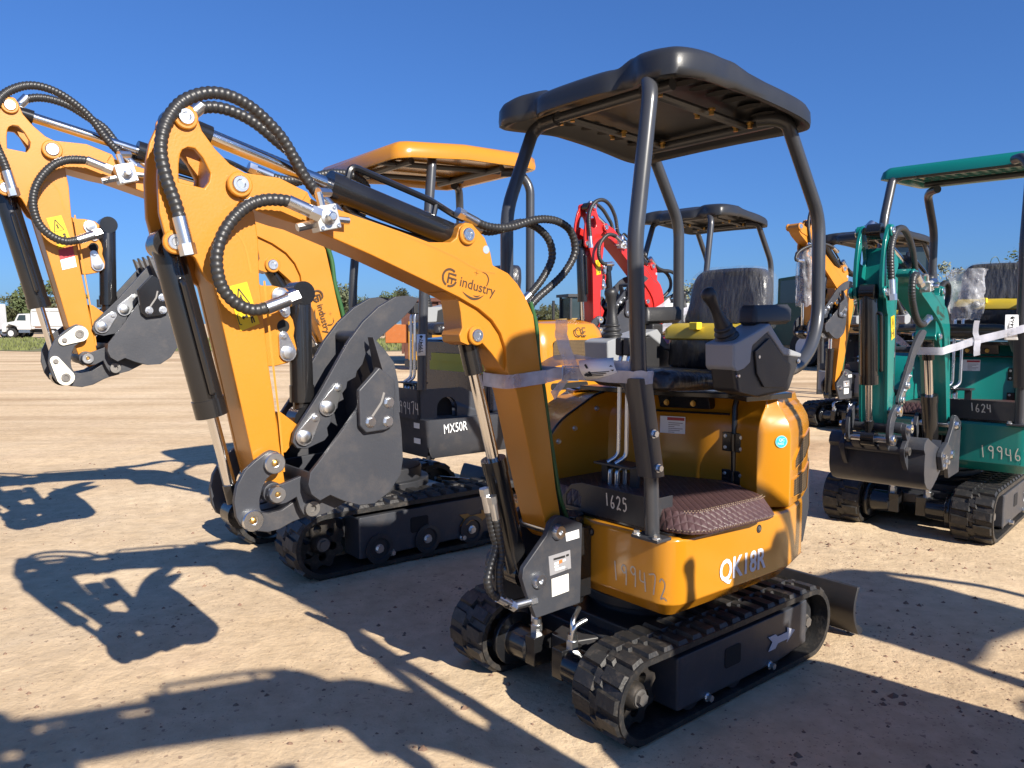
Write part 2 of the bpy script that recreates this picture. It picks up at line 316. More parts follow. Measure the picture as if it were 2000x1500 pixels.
HOSE={'a':[(1.96,1.719),(1.973,1.782),(1.994,1.852),(2.004,1.922),(1.989,1.987),(1.955,2.042),(1.913,2.074),(1.863,2.093),(1.81,2.093),(1.752,2.073),(1.692,2.031),(1.651,1.988),(1.609,1.924),(1.572,1.882),(1.534,1.849)],'b':[(1.88,2.06),(1.864,2.076),(1.816,2.088),(1.762,2.083),(1.704,2.062),(1.64,2.02),(1.591,1.985),(1.551,1.926),(1.5,1.878),(1.442,1.846)],'c':[(1.655,1.808),(1.68,1.816),(1.71,1.819),(1.756,1.814),(1.801,1.795),(1.84,1.759),(1.87,1.714),(1.886,1.666),(1.887,1.62),(1.874,1.573),(1.842,1.536),(1.798,1.517),(1.758,1.523),(1.724,1.535)],'d':[(0.983,1.842),(0.92,1.824),(0.856,1.82),(0.78,1.832),(0.721,1.851),(0.67,1.865),(0.614,1.873),(0.551,1.871),(0.491,1.851),(0.457,1.814),(0.445,1.767),(0.462,1.723),(0.506,1.67),(0.565,1.624),(0.628,1.58),(0.664,1.545),(0.682,1.503)],'e':[(0.92,1.826),(0.855,1.813),(0.779,1.83),(0.704,1.857),(0.638,1.856),(0.575,1.83),(0.537,1.794),(0.523,1.747),(0.537,1.703),(0.574,1.65),(0.616,1.606),(0.658,1.57)],'f':[(1.439,1.85),(1.386,1.815),(1.275,1.787),(1.136,1.76),(1.052,1.752)],'g':[(0.719,1.559),(0.688,1.465),(0.678,1.35),(0.651,1.233),(0.63,1.114),(0.597,0.953),(0.564,0.808),(0.527,0.72)],'h':[(0.927,0.838),(0.904,0.722),(0.897,0.678),(0.932,0.602),(0.946,0.56),(0.928,0.514),(0.881,0.479)],'i':[(0.91,0.811),(0.882,0.661),(0.896,0.6),(0.899,0.528),(0.882,0.479),(0.849,0.456),(0.8,0.454)]}
# ---------------------------------------------------------------- mini excavator
def sim2(a,b,A,B):
    """similarity in the boom plane taking points a,b to A,B"""
    a,b,A,B=[complex(*v) for v in (a,b,A,B)]; c=(B-A)/(b-a); t=A-c*a
    def f(p):
        q=c*complex(p[0],p[1])+t; return (q.real,q.imag)
    f.s=abs(c); return f
ident=lambda p:(p[0],p[1]); ident.s=1
def mir(poly): return [(x,-y) for x,y in poly]
def teardrop(c,d,r0,r1,n=8):
    """outline of a keeper plate: big round end at c, small one at c+d"""
    c=Vector(c);d=Vector(d); a=math.atan2(d.y,d.x); out=[]
    for i in range(n+1): t=a+R(90)+R(180)*i/n; out.append((c.x+r0*math.cos(t),c.y+r0*math.sin(t)))
    for i in range(n+1): t=a-R(90)+R(180)*i/n; out.append((c.x+d.x+r1*math.cos(t),c.y+d.y+r1*math.sin(t)))
    return out
def excavator(c):
    root=thing(c['name'],c['label'],'excavator',(c['o'][0],c['o'][1],0),R(c['yaw']),c.get('group'))
    s=c.get('s',1.); dx,dy,dz=c.get('up',(0,0,0)); det=c.get('detail',True)
    XT=lambda p: Vector((p[0]*s,p[1]*s,p[2]*s))
    XU=lambda p: Vector((p[0]*s+dx,p[1]*s+dy,p[2]*s+dz))
    def LK(f):
        return lambda p: (lambda q: Vector((q[0],p[1]*s+dy,q[1])))(f((p[0],p[2])))
    paint=c['paint'](); gloss=c.get('gloss') or paint; G=grey(); skirtm=c.get('skirt',gloss)
    PN=PIN
    # ------------------------------------------------ undercarriage
    def track(side):
        XF[0]=XT; y0,y1=(.265,.495) if side>0 else (-.495,-.265); xf,xr,r=.556,-.556,.152
        def loop(rr,n=14):
            out=[]
            for i in range(n+1): t=R(-90+180*i/n); out.append((xf+rr*math.cos(t),r+rr*math.sin(t)))
            for i in range(n+1): t=R(90+180*i/n); out.append((xr+rr*math.cos(t),r+rr*math.sin(t)))
            return out
        mb=MB(); mb.xz(loop(r),y0,y1,[loop(r-.022)[::-1]])
        # tread lugs, two staggered rows
        per=2*(xf-xr)+2*math.pi*r; N=38
        def at(d):
            d%=per; L=xf-xr
            if d<L: return (xr+d,0.0,R(-90))
            d-=L
            if d<math.pi*r: a=R(-90)+d/r; return (xf+r*math.cos(a),r+r*math.sin(a),a)
            d-=math.pi*r
            if d<L: return (xf-d,2*r,R(90))
            d-=L; a=R(90)+d/r; return (xr+r*math.cos(a),r+r*math.sin(a),a)
        def lug(d,ya,yb,h=.014):
            vs=[]
            for hh,ln,iy in ((-.004,.030,0),(h,.022,.010)):
                for dd,yy in ((-ln,ya+iy),(ln,ya+iy+.0),(ln*.7,yb-iy),(-ln*1.25,yb-iy)):
                    x,z,a=at(d+dd); vs.append((x+hh*math.cos(a),yy,z+hh*math.sin(a)))
            mb.add(vs,[(0,3,2,1),(4,5,6,7),(0,1,5,4),(1,2,6,5),(2,3,7,6),(3,0,4,7)])
        ym=(y0+y1)/2
        for i in range(N):
            d=i*per/N; lug(d,y0+.004,ym-.004); lug(d+per/N/2,ym+.004,y1-.004)
            lug(d+per/N*.3,ym-.03,ym+.03,.012)
        t=build('rubber_track',mb,rubber(),root,ang=30)
        fr=MB(); sy=1 if side>0 else -1; yo=.497*sy; yi=.33*sy
        # box frame between the belt runs with sloped top edge and open rear end
        prof=[(-.515,.075),(-.30,.052),(.385,.052),(.385,.258),(-.37,.262),(-.515,.272)]
        fr.xz(prof,yi,yo*.985)
        f=build('track_frame',fr,G,root,bev=.012)
        if sy>0 or det:
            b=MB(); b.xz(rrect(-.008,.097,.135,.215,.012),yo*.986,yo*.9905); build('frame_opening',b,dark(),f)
            b=MB()
            for xx in (.21,-.22): b.hexbolt((xx,yo*.98,.06),(0,sy,0),.013,.028)
            build('bolt',b,zinc(),f)
        ar=MB(); A=[(-.408,.163),(-.345,.190),(-.348,.169),(-.273,.169),(-.257,.182),(-.201,.183),(-.233,.155),(-.204,.121),(-.257,.121),(-.275,.138),(-.350,.138),(-.345,.124)]
        if c.get('arrow',True):
            yy=yo*.992; ar.xz(A,yy,yy+.0012*sy); build('arrow_marking',ar,c.get('arrowm',lambda:mat('arrow_print',(.52,.54,.60),.5))(),f)
        # wheels: front drive sprocket side, rear idler, lower rollers
        for (wx,wr,nm) in ((xf,.118,'drive_sprocket'),(xr,.115,'idler_wheel')):
            w=MB(); ring=[]
            if nm=='drive_sprocket':
                for i in range(36): a=2*math.pi*i/36; rr=wr+(.012 if i%4<2 else -.008); ring.append((wx+rr*math.cos(a),r+rr*math.sin(a)))
            else: ring=circ(wx,r,wr,32)
            holes=[circ(wx+.07*math.cos(R(60*k+20)),r+.07*math.sin(R(60*k+20)),.021,10)[::-1] for k in range(6)]
            w.xz(ring,y0+.07,y1-.075,holes)
            w.lathe([(.001,0),(.052,0),(.048,.02),(.036,.035),(.001,.036)],(wx,y1-.075 if sy>0 else y0+.075,r),(0,sy,0)); 
            w=build(nm,w,mat('greasy_dark_steel',(.035,.031,.028),.45,metal=.4,vary=.3,dust=.25) if nm=='drive_sprocket' else greyd(),root,bev=.003)
            h=MB(); h.hexbolt((wx,(y1-.042) if sy>0 else (y0+.042),r),(0,sy,0),.024,.022); build('hub_nut',h,rawst(),w)
        for wx in (-.28,0.,.28):
            w=MB(); w.lathe([(.001,-.02),(.06,-.02),(.06,-.005),(.05,0),(.05,.14),(.06,.145),(.06,.16),(.001,.16)],(wx,yi-.02*sy if sy>0 else yi+.02,.085),(0,sy,0)); build('track_roller',w,greyd(),root)
            if c.get('open_rollers'):
                h=MB(); h.lathe([(.001,0),(.072,0),(.075,.012),(.055,.014),(.05,.004),(.001,.005)],(wx,yo*.985,.092),(0,sy,0)); h=build('roller_cover',h,greyd(),root); b=MB(); b.hexbolt((wx,yo*.985+.005*sy,.092),(0,sy,0),.017,.02); build('hub_nut',b,zinc(),h)
    track(1); track(-1)
    XF[0]=XT
    u=MB(); u.box(-.36,.34,-.30,.30,.15,.27); u.box(-.44,-.2,-.34,.34,.14,.24); u.box(.18,.40,-.34,.34,.13,.23)
    u.cyl((0,0,.26),(0,0,.41),.235,32); u.cyl((0,0,.30),(0,0,.345),.275,40)
    u.xy([(.34,-.12),(.52,-.05),(.52,.06),(.34,.12)],.16,.22)
    un=build('undercarriage_frame',u,greyd(),root,bev=.008)
    for sy in (1,-1):
        m=MB(); m.lathe([(.001,-.0),(.105,0),(.112,.012),(.112,.035),(.072,.045),(.068,.15),(.055,.16),(.001,.16)],(.556,.262*sy,.152),(0,-sy,0)); m.box(.50,.61,.05*sy if sy>0 else -.11,.11*sy if sy>0 else -.05,.10,.22)
        mm=build('travel_motor',m,black(),root,bev=.004)
        f=MB(); f.cyl((.55,.105*sy,.21),(.55,.105*sy,.25),.026,6); f.cyl((.55,.105*sy,.25),(.55,.105*sy,.275),.02,12)
        f.tube(fillet([(.55,.105*sy,.26),(.55,.105*sy,.325),(.47,.06*sy,.345)],.03),.010,10); f.tube(fillet([(.56,.115*sy,.26),(.555,.12*sy,.31),(.50,.13*sy,.325)],.03),.010,10)
        build('hose_fitting',f,zinc(),mm)
    b=MB(); prof=[]
    for i in range(9): t=i/8; prof.append((-.935+.045*math.sin(math.pi*t)-.02*(1-t),.0+.235*t))
    b.xz(prof+[(x-.02-(.03 if i<2 else 0),z) for i,(x,z) in list(enumerate(prof))[::-1]],-.5,.51)
    for yy in (-.24,.24): b.xz([(-.34,.14),(-.34,.22),(-.9,.16),(-.9,.08)],yy-.025,yy+.025)
    b.box(-.92,-.86,-.3,.3,.09,.14)
    bl=build('dozer_blade',b,greyd(),root,bev=.004)
    cy=MB(); cy.cyl((-.4,0,.26),(-.70,0,.2),.032); cy.cyl((-.70,0,.2),(-.88,0,.14),.018); build('blade_cylinder',cy,black(),root)
    # ------------------------------------------------ upper structure
    XF[0]=XU
    if c.get('house','a')=='a': house_a(c,root,paint,gloss,skirtm,det)
    else: c['house'](c,root)
    # swing bracket with pins and plates
    bk=[(.694,.693),(.675,.735),(.655,.751),(.629,.757),(.60,.748),(.506,.705),(.514,.392),(.744,.386),(.795,.50),(.814,.555),(.806,.59)]
    b=MB(); b.xz(bk,.088,.112); b.xz(bk,-.112,-.088); b.cyl((.60,-.09,.44),(.60,.09,.44),.02); br=build('swing_bracket',b,G,root,bev=.004)
    b=MB(); b.box(.43,.51,-.0875,.0875,.40,.68); b.cyl((.47,0,.36),(.47,0,.72),.06); b.box(.51,.56,-.0875,.0875,.41,.45); build('swing_post',b,black(),br,bev=.004)
    for nm,(px,pz),rr in (('boom_foot_pin',PN['foot'],.025),('cylinder_foot_pin',PN['footcyl'],.025)):
        p=MB(); p.cyl((px,-.13,pz),(px,.112,pz),rr*.8); p.lathe([(.001,.004),(rr*1.25,.004),(rr*1.25,.010),(rr,.024),(rr*.4,.024),(rr*.35,.016),(.001,.016)],(px,.108,pz),(0,1,0),10 if nm=='boom_foot_pin' else 24); build(nm,p,zinc(),br)
    if det and c.get('plates',True):
        q=lambda pts,m,nm: build(nm,MB().xz(pts,.112,.1132),m,br)
        q([(.598,.683),(.527,.686),(.524,.653),(.593,.651)],white(),'white_label')
        pl=q([(.685,.610),(.573,.614),(.567,.541),(.677,.534)],mat('aluminium_plate',(.36,.36,.38),.4,metal=.3),'rating_plate')
        q([(.669,.520),(.581,.523),(.578,.454),(.666,.450)],offw(),'cream_label')
        d=MB()
        for x0,x1,z0,z1,k in ((.66,.60,.598,.590,0),(.595,.58,.600,.592,0)): d.add([(x0,.1137,z0),(x1,.1137,z0+.001),(x1,.1137,z1),(x0,.1137,z1)],[(0,1,2,3)])
        build('plate_print',d,ink(),pl)
        d=MB()
        for x0,x1,z0 in ((.655,.633,.580),(.612,.598,.584),(.654,.635,.568),(.652,.60,.556)): d.add([(x0,.1137,z0),(x1,.1137,z0+.001),(x1,.1137,z0-.007),(x0,.1137,z0-.008)],[(0,1,2,3)])
        build('plate_print',d,white(),pl)
        d=MB(); d.add([(.632,.1137,.584),(.614,.1137,.586),(.614,.1137,.573),(.632,.1137,.571)],[(0,1,2,3)]); build('plate_print',d,mat('orange_print',(.5,.16,.04),.5),pl)
        text('plate_print','CE',.012,(.60,.1138,.538),(-1,0,0),(0,0,1),ink(),pl)
    # ------------------------------------------------ boom, arm, bucket, thumb
    S=c.get('sims',{}); fB=S.get('boom',ident); fA=S.get('arm',ident); fK=S.get('bucket',fA); fT=S.get('thumb',fA); fC=S.get('clink',fA)
    ft=c.get('foot') # real foot pin position when the boom is posed differently
    BX,AX,KX,TX,CX=LK(fB),LK(fA),LK(fK),LK(fT),LK(fC)
    if c.get('bw'): KX=lambda p,K0=KX: K0(Vector((p[0],p[1]*c['bw'],p[2])))
    def pt(f,n,y=0.):
        q=f(PN[n]); return Vector((q[0],y*s+dy,q[1]))
    RAW=lambda p:Vector(p)
    b=MB(); b.xz(BOOM,-.07,.07); bm_=build('boom',b,paint,root,bev=.004,xf=BX)
    b=MB(); b.xz(GUS,-.055,.055); build('cylinder_gusset',b,paint,bm_,bev=.004,xf=BX)
    b=MB(); b.xz(TIPD,.0705,.079); b.xz(TIPD,-.079,-.0705); build('tip_plate',b,paint,bm_,bev=.003,xf=BX)
    # doubler plate seam along the lug
    b=MB(); seam=[(1.29,1.765),(1.18,1.735),(1.07,1.700),(.98,1.665),(.905,1.655)]
    quadstrip(b,catmull([(x,.0706,z) for x,z in seam],5),.005,(0,0,1),(0,1,0)); build('weld_seam',b,mat('seam_dark_yellow',(.42,.17,.012),.6) if c['paint'] is yellow else G,bm_,xf=BX)  # flat ribbon, a darker yellow on yellow booms, charcoal on the others
    def bosses(par,lst,X,name='pin_boss'):
        for n,y,r0 in lst:
            px,pz=PN[n]; p=MB()
            p.lathe([(.001,.0),(r0*1.32,0),(r0*1.32,.008),(r0*1.2,.011),(.001,.011)],(px,y,pz),(0,1,0)); p.lathe([(.001,0),(r0*1.35,0),(r0*1.35,.012),(.001,.012)],(px,-y,pz),(0,-1,0)); q=build('pin_collar',p,paint,par,xf=X)
            p=MB(); p.lathe([(.001,.008),(r0*.92,.008),(r0*.92,.013),(r0*.80,.017),(r0*.5,.017),(r0*.4,.013),(.001,.013)],(px,y,pz),(0,1,0),16); p.cyl((px,-y-.02,pz),(px,-y-.005,pz),r0); build('pivot_pin',p,zinc(),q,xf=X)
    bosses(bm_,[('cyltop',.058,.026),('armcylb',.071,.026),('armpiv',.079,.026)],BX)
    hb=MB(); hb.xz(circ(.944,1.735,.014),.0705,.0712); build('lug_hole',hb,mat('sky_blue_hole',(.30,.36,.42),.5),bm_,xf=BX)
    core=[(1.861,1.945),(1.82,1.908),(1.779,1.889),(1.768,1.864),(1.783,1.834),(1.808,1.801),(1.765,1.794),(1.76,1.787),(1.751,1.718),(1.750,1.599),(1.730,1.367),(1.717,1.263),(1.706,1.159),(1.696,1.075),(1.688,1.008),(1.693,.972),(1.723,.962),(1.746,.979),(1.753,.998),(1.767,1.047),(1.780,1.104),(1.809,1.255),(1.846,1.441),(1.875,1.583),(1.888,1.62),(1.880,1.70),(1.872,1.80),(1.868,1.90)]
    am=MB(); am.xz(ARM,.052,.07,[ARMH[::-1]]); am.xz(ARM,-.07,-.052,[ARMH[::-1]]); am.xz(core,-.053,.053)
    arm=build('arm',am,paint,root,bev=.004,xf=AX)
    build('thumb_lug',MB().xz(LUG,.008,.03),paint,arm,bev=.003,xf=AX); build('thumb_lug',MB().xz(LUG,-.03,-.008),paint,arm,bev=.003,xf=AX)
    build('thumb_gusset',MB().xz(GUSB,-.06,.06),paint,arm,bev=.003,xf=AX)
    # weld ridge and reinforcement outline on the arm face
    w=MB(); quadstrip(w,[(1.735,.0706,1.60),(1.716,.0706,1.37),(1.70,.0706,1.20),(1.69,.0706,1.05)],.006,(0,0,1),(0,1,0))
    quadstrip(w,catmull([(1.772,.0706,1.62),(1.79,.0706,1.70),(1.825,.0706,1.735),(1.852,.0706,1.70),(1.855,.0706,1.66)],5),.005,(0,0,1),(0,1,0)); build('weld_bead',w,mat('weld_yellow',(.50,.20,.012),.6) if c['paint'] is yellow else G,arm,xf=AX)  # bead ribbons close to the paint yellow, charcoal on other colours
    bosses(arm,[('armtop',.071,.024),('bcyltop',.071,.024)],AX)
    # decals
    if c.get('arm_decal',True):
        D=[(1.841,1.580),(1.785,1.596),(1.752,1.480),(1.806,1.459)]
        def dd(a,b): # bilinear position on the decal
            p=[Vector((x,.0722,z)) for x,z in D]; return (p[0]*(1-a)+p[1]*a)*(1-b)+(p[3]*(1-a)+p[2]*a)*b
        dm=MB(); dm.add([dd(0,0),dd(1,0),dd(1,1),dd(0,1)],[(0,1,2,3)]); dc=build('warning_decal',dm,decy(),arm,xf=lambda p:AX(p)); 
        i=MB()
        def seg(pts,w=.0035):
            P=[dd(a,b)+Vector((0,.0006,0)) for a,b in pts]
            quadstrip(i,P,w,(0,0,1),(0,1,0))
        seg([(.5,.10),(.82,.48),(.18,.48),(.5,.10)]); seg([(.45,.28),(.55,.38)]); seg([(.52,.24),(.47,.42)]); seg([(.30,.74),(.50,.74)],.005); seg([(.34,.70),(.27,.74),(.34,.78)],.004); seg([(.46,.70),(.53,.74),(.46,.78)],.004)
        seg([(.72,.60),(.72,.66)],.010); seg([(.72,.67),(.72,.82)],.008); seg([(.68,.80),(.66,.93)],.004); seg([(.76,.80),(.78,.93)],.004); seg([(.15,.62),(.05,.65),(.05,.85),(.15,.88)],.003)
        build('decal_print',i,ink(),dc,xf=AX)
        if c.get('red_decal'):
            D2=[(1.806,1.452),(1.752,1.472),(1.742,1.385),(1.796,1.37)]
            P=[Vector((x,.0722,z)) for x,z in D2]; mid0=(P[0]+P[3])/2; mid1=(P[1]+P[2])/2
            build('red_decal',MB().add([P[0],P[1],mid1,mid0],[(0,1,2,3)]),decr(),arm,xf=AX); build('white_decal',MB().add([mid0,mid1,P[2],P[3]],[(0,1,2,3)]),white(),arm,xf=AX)
    # linkage
    cl=MB(); cl.xz(CLINK,.088,.106); cl.xz(CLINK,-.106,-.088); cl=build('guide_link',cl,G,root,bev=.003,xf=CX)
    def washer(par,n,y,X,r0=.03):
        px,pz=PN[n]; p=MB(); p.lathe([(.001,0),(r0,0),(r0,.014),(r0*.92,.017),(r0*.42,.017),(r0*.42,.010),(.001,.010)],(px,y,pz),(0,1,0)); p.cyl((px,-y-.01,pz),(px,y,pz),r0*.6); w=build('link_pin',p,zinc(),par,xf=X)
        p=MB(); p.lathe([(.001,.011),(r0*.3,.011),(r0*.3,.016),(r0*.15,.019),(.001,.019)],(px,y,pz),(0,1,0)); build('grease_nipple',p,brass(),w,xf=X)
    if c.get('keepers'):
        def keeper(par,n,y,X,d):
            px,pz=PN[n]; p=MB(); p.xz(teardrop((px,pz),d,.030,.017),y,y+.008); k=build('keeper_plate',p,mat('pale_keeper',(.72,.70,.60),.4,metal=.3),par,bev=.001,xf=X)
            p=MB(); p.lathe([(.001,0),(.015,0),(.015,.008),(.008,.008),(.007,.004),(.001,.004)],(px,y+.008,pz),(0,1,0)); p.hexbolt((px+d[0]*.95,y+.008,pz+d[1]*.95),(0,1,0),.007,.008); build('keeper_bolt',p,rawst(),k,xf=X)
        keeper(cl,'arml',.106,CX,(.055,-.02)); keeper(cl,'bclow',.106,CX,(.025,.065))
    else:
        washer(cl,'arml',.106,CX); washer(cl,'bclow',.106,CX)
    # bucket
    bu=MB(); n=len(BSIDE)
    bu.xz(BSIDE,.158,.172); bu.xz(BSIDE,-.172,-.158)
    back=BSIDE[3:]  # curved back between the side plates: from the ear round to the cutting edge
    o=[]; 
    for i,p in enumerate(back):
        a=Vector(back[max(i-1,0)]); b2=Vector(back[min(i+1,len(back)-1)]); t=(b2-a).normalized(); o.append((p[0]-t.y*.012*(-1),p[1]+t.x*.012*(-1)))
    def shell(L,M):
        vs=[]; 
        for y in (-.16,.16):
            vs+=[(x,y,z) for x,z in L]+[(x,y,z) for x,z in M]
        k=len(L); fs=[]; 
        for i in range(k-1):
            fs.append((i,i+1,2*k+i+1,2*k+i)); fs.append((k+i,3*k+i,3*k+i+1,k+i+1)); fs.append((i,k+i,k+i+1,i+1)); fs.append((2*k+i,2*k+i+1,3*k+i+1,3*k+i))
        fs.append((0,2*k,3*k,k)); fs.append((k-1,2*k-1,4*k-1,3*k-1)); bu.add(vs,fs)
    shell(back,o)
    K=build('bucket',bu,G,root,bev=.002,xf=KX)
    e=MB()
    for yy in (.10,-.115): e.xz(EAR,yy,yy+.016)
    e.cyl((PN['tip'][0],-.1,PN['tip'][1]),(PN['tip'][0],.1,PN['tip'][1]),.03); e.cyl((PN['bpin'][0],-.12,PN['bpin'][1]),(PN['bpin'][0],.118,PN['bpin'][1]),.02)
    build('hanger_ear',e,G,K,bev=.002,xf=KX); washer(K,'tip',.116,KX,.024)
    px,pz=PN['bpin']; p=MB(); p.lathe([(.001,0),(.022,0),(.022,.012),(.011,.012),(.010,.004),(.001,.004)],(px,.118,pz),(0,1,0)); build('bucket_pin',p,rawst(),K,xf=KX)
    cu=MB(); cu.xz(CUT,.173,.192); cu=build('side_cutter',cu,G if not c.get('black_cutter') else black(),K,bev=.005,xf=KX); cu2=MB(); cu2.xz(CUT,-.192,-.173); build('side_cutter',cu2,G,K,bev=.005,xf=KX)
    cr=MB(); quadstrip(cr,[(1.475,.1925,1.195),(1.435,.1925,1.245),(1.425,.1925,1.275)],.007,(0,0,1),(0,1,0)); build('cutter_ridge',cr,mat('rub_mark',(.20,.19,.18),.5),cu,xf=KX)
    bo=MB()
    for q in ((1.409,1.244),(1.413,1.187),(1.472,1.190)): bo.hexbolt((q[0],.19,q[1]),(0,1,0),.013,.012)
    build('cutter_bolt',bo,zinc(),cu,xf=KX)
    for k in range(4):
        yc=-.125+.0833*k; th=MB()
        pr=[(1.432,1.440),(1.395,1.405),(1.366,1.361),(1.352,1.30),(1.346,1.206),(1.366,1.203),(1.386,1.28),(1.405,1.33)]
        th.rings([[(x,yc-.030*ww,z) for x,z,ww in [(x,z,(.55 if z>1.38 else 1)) for x,z in pr]],[(x,yc+.030*ww,z) for x,z,ww in [(x,z,(.55 if z>1.38 else 1)) for x,z in pr]]]); build('bucket_tooth',th,G,K,bev=.002,xf=KX)
    lk=MB(); lk.xz(HLINK,-.085,-.045); lk.xz(HLINK,.045,.085); lk.xz([(p[0],p[1]) for p in HLINK],-.03,.03); XH=sim2(PN['bclow'],PN['bpin'],fC(PN['bclow']),fK(PN['bpin'])); build('bucket_link',lk,G,root,bev=.003,xf=LK(XH))
    # thumb
    t=MB(); t.xz(THUMB,.072,.088); t.xz(THUMB,-.088,-.072)
    for x,z in ((1.60,1.19),(1.43,1.44)): t.cyl((x,-.075,z),(x,.075,z),.018)
    TH=build('thumb',t,G,root,bev=.002,xf=TX)
    for n_,d in (('thpin',(-.035,.052)),('thpin2',(-.035,.055))):
        px,pz=PN[n_]; k=MB(); k.xz(teardrop((px,pz),d,.027,.015),.088,.096); k.hexbolt((px+d[0],.096,pz+d[1]),(0,1,0),.008,.008); k.lathe([(.001,0),(.018,0),(.018,.010),(.014,.012),(.001,.012)],(px,.096,pz),(0,1,0)); build('keeper_plate',k,zinc(),TH,bev=.001,xf=TX)
    for q,zz in ((PN['thcyl'],1),((1.655,1.395),1)):
        if q is PN['thcyl']: dv=(-.014,-.046)
        else: dv=(.012,.048)
        k=MB(); k.xz(teardrop(q,dv,.026,.015),.031,.038); k.lathe([(.001,0),(.018,0),(.018,.010),(.001,.012)],(q[0],.038,q[1]),(0,1,0)); k.hexbolt((q[0]+dv[0],.038,q[1]+dv[1]),(0,1,0),.008,.007); build('keeper_plate',k,zinc(),arm,bev=.001,xf=AX)
    hb=MB(); hb.xz(circ(1.665,1.472,.019),.0305,.0312); build('lug_hole',hb,dark(),arm,xf=AX)
    # cylinders
    def cylinder(nm,A,B,f,rb,rr,cap=.06):
        A=Vector(A);B=Vector(B);M=A.lerp(B,f); d=(B-A).normalized(); r=s
        m=MB(); m.tube([A,A+d*.01,M-d*.05,M-d*.05,M],[rb*r*.95,rb*r,rb*r,rb*r*1.08,rb*r*1.08],24); m.cyl(A-Vector((0,.034*s,0)),A+Vector((0,.034*s,0)),rb*r*1.05,20)
        o=build(nm,m,black(),root,xf=RAW,ang=50)
        m=MB(); m.cyl(M,B,rr*r,20); build('piston_rod',m,chrome(),o,xf=RAW)
        m=MB(); m.cyl(B-Vector((0,.032*s,0)),B+Vector((0,.032*s,0)),.04*r,20); m.cyl(B-d*.09*r,B,rr*r*1.35,16); build('rod_eye',m,black(),o,xf=RAW)
        return o,A,B,M,d
    bc,*_=cylinder('boom_cylinder',pt(ident,'footcyl') if not ft else Vector((ft[0]*1.0,dy,ft[1])),pt(fB,'cyltop'),c.get('bcf',.50),.044,.023)
    m=MB(); a0=pt(fB,'cyltop'); b0=pt(ident,'footcyl') if not ft else Vector((ft[0],dy,ft[1])); dd_=(b0-a0).normalized(); m.cyl(a0,a0+dd_*.14*s,.034*s,18); build('rod_sleeve',m,black(),bc,xf=RAW)
    ac,A,B,M,d=cylinder('arm_cylinder',pt(fB,'armcylb'),pt(fA,'armtop'),c.get('acf',.52),.042,.021)
    up=Vector((0,0,1))-d*d.z; up.normalize(); m=MB(); m.tube(fillet([M-d*.06*s,M-d*.06*s+up*.085*s,A+d*.12*s+up*.085*s,A+d*.02*s+up*.07*s,A-d*.02*s+up*.07*s],.025*s),.011*s,8); m.tube([A+d*.1*s,A+d*.1*s+up*.08*s],.010*s,8); build('cylinder_pipe',m,black(),ac,xf=RAW)
    kc,A,B,M,d=cylinder('bucket_cylinder',pt(fA,'bcyltop'),pt(fC,'bclow'),c.get('kcf',.62),.041,.0165)
    sd_=Vector((-d.z,0,d.x)); m=MB(); m.tube(fillet([M-d*.07*s+Vector((0,.05*s,0)),M-d*.07*s+Vector((0,.058*s,0)),A+d*.1*s+Vector((0,.058*s,0)),A+d*.1*s],.015*s),.008*s,8); build('cylinder_pipe',m,black(),kc,xf=RAW)
    tc,*_=cylinder('thumb_cylinder',pt(fA,'thcyl')+Vector((0,0,0))+Vector((fA((1.60,1.57))[0]-fA(PN['thcyl'])[0],0,fA((1.60,1.57))[1]-fA(PN['thcyl'])[1])),pt(fT,'thpin2')*.5+pt(fT,'thpin')*.5,.86,.034,.02)
    # hoses
    if c.get('hoses',True):
        def H(nm,X,y=None,r=.0125,**k):
            pts,y=nm; return hose('hydraulic_hose',[(x,y if not isinstance(y,list) else y[0]+(y[1]-y[0])*i/(len(pts)-1),z) for i,(x,z) in enumerate(pts)],r*(X_s),root,xf=X,**k)
        X_s=1.0
        # hoses that bridge boom and arm follow the arm at their start and the boom at their end
        def blend(p,i,n):
            t=i/(n-1); t=t*t*(3-2*t); a=AX(p); b=BX(p); return a.lerp(b,t)
        def BH(key,y,r=.0125,**k):
            pts=HOSE[key]; n=len(pts); return hose('hydraulic_hose',[blend(Vector((x,y[0]+(y[1]-y[0])*i/(n-1),z)),i,n) for i,(x,z) in enumerate(pts)],r*s,root,xf=RAW,**k)
        BH('a',(.10,.04),.0150); BH('b',(-.05,-.04),.0150); BH('c',(.135,.135),.0150) if not c.get('no_c') else None
        h2=HOSE['c'][::-1]
        H((HOSE['d'],[.03,-.02]),BX,r=.0135*s); H((HOSE['e'],[-.03,-.06]),BX,r=.0135*s)
        H((HOSE['f'],-.02),BX,r=.013*s,spiral=False,ends=False); 
        H((HOSE['g'],.045),BX,r=.009*s,spiral=False,ends=False,m=mat('green_hose',(.03,.10,.03),.4)); H((HOSE['g'],.015),BX,r=.012*s,spiral=False,ends=False)
        if not ft:
            H((HOSE['h'],[.05,.09]),BX,r=.0135*s); H((HOSE['i'],[.07,.10]),BX,r=.0135*s)
        v=MB(); vx,vz=PN['valve']; a=R(-14)
        def rot(x,z): return (vx+x*math.cos(a)-z*math.sin(a),vz+x*math.sin(a)+z*math.cos(a))
        v.xz([rot(*p) for p in ((-.036,-.036),(.036,-.036),(.036,.036),(-.036,.036))],.072,.125); V=build('valve_block',v,mat('machined_aluminium',(.62,.62,.60),.32,metal=.6,vary=.05),bm_,bev=.004,xf=BX if not c.get('valve_arm') else AX)
        v=MB(); v.lathe([(.001,0),(.022,0),(.022,.004),(.013,.006),(.013,.03),(.010,.033),(.001,.033)],(vx,.125,vz),(0,1,0)); 
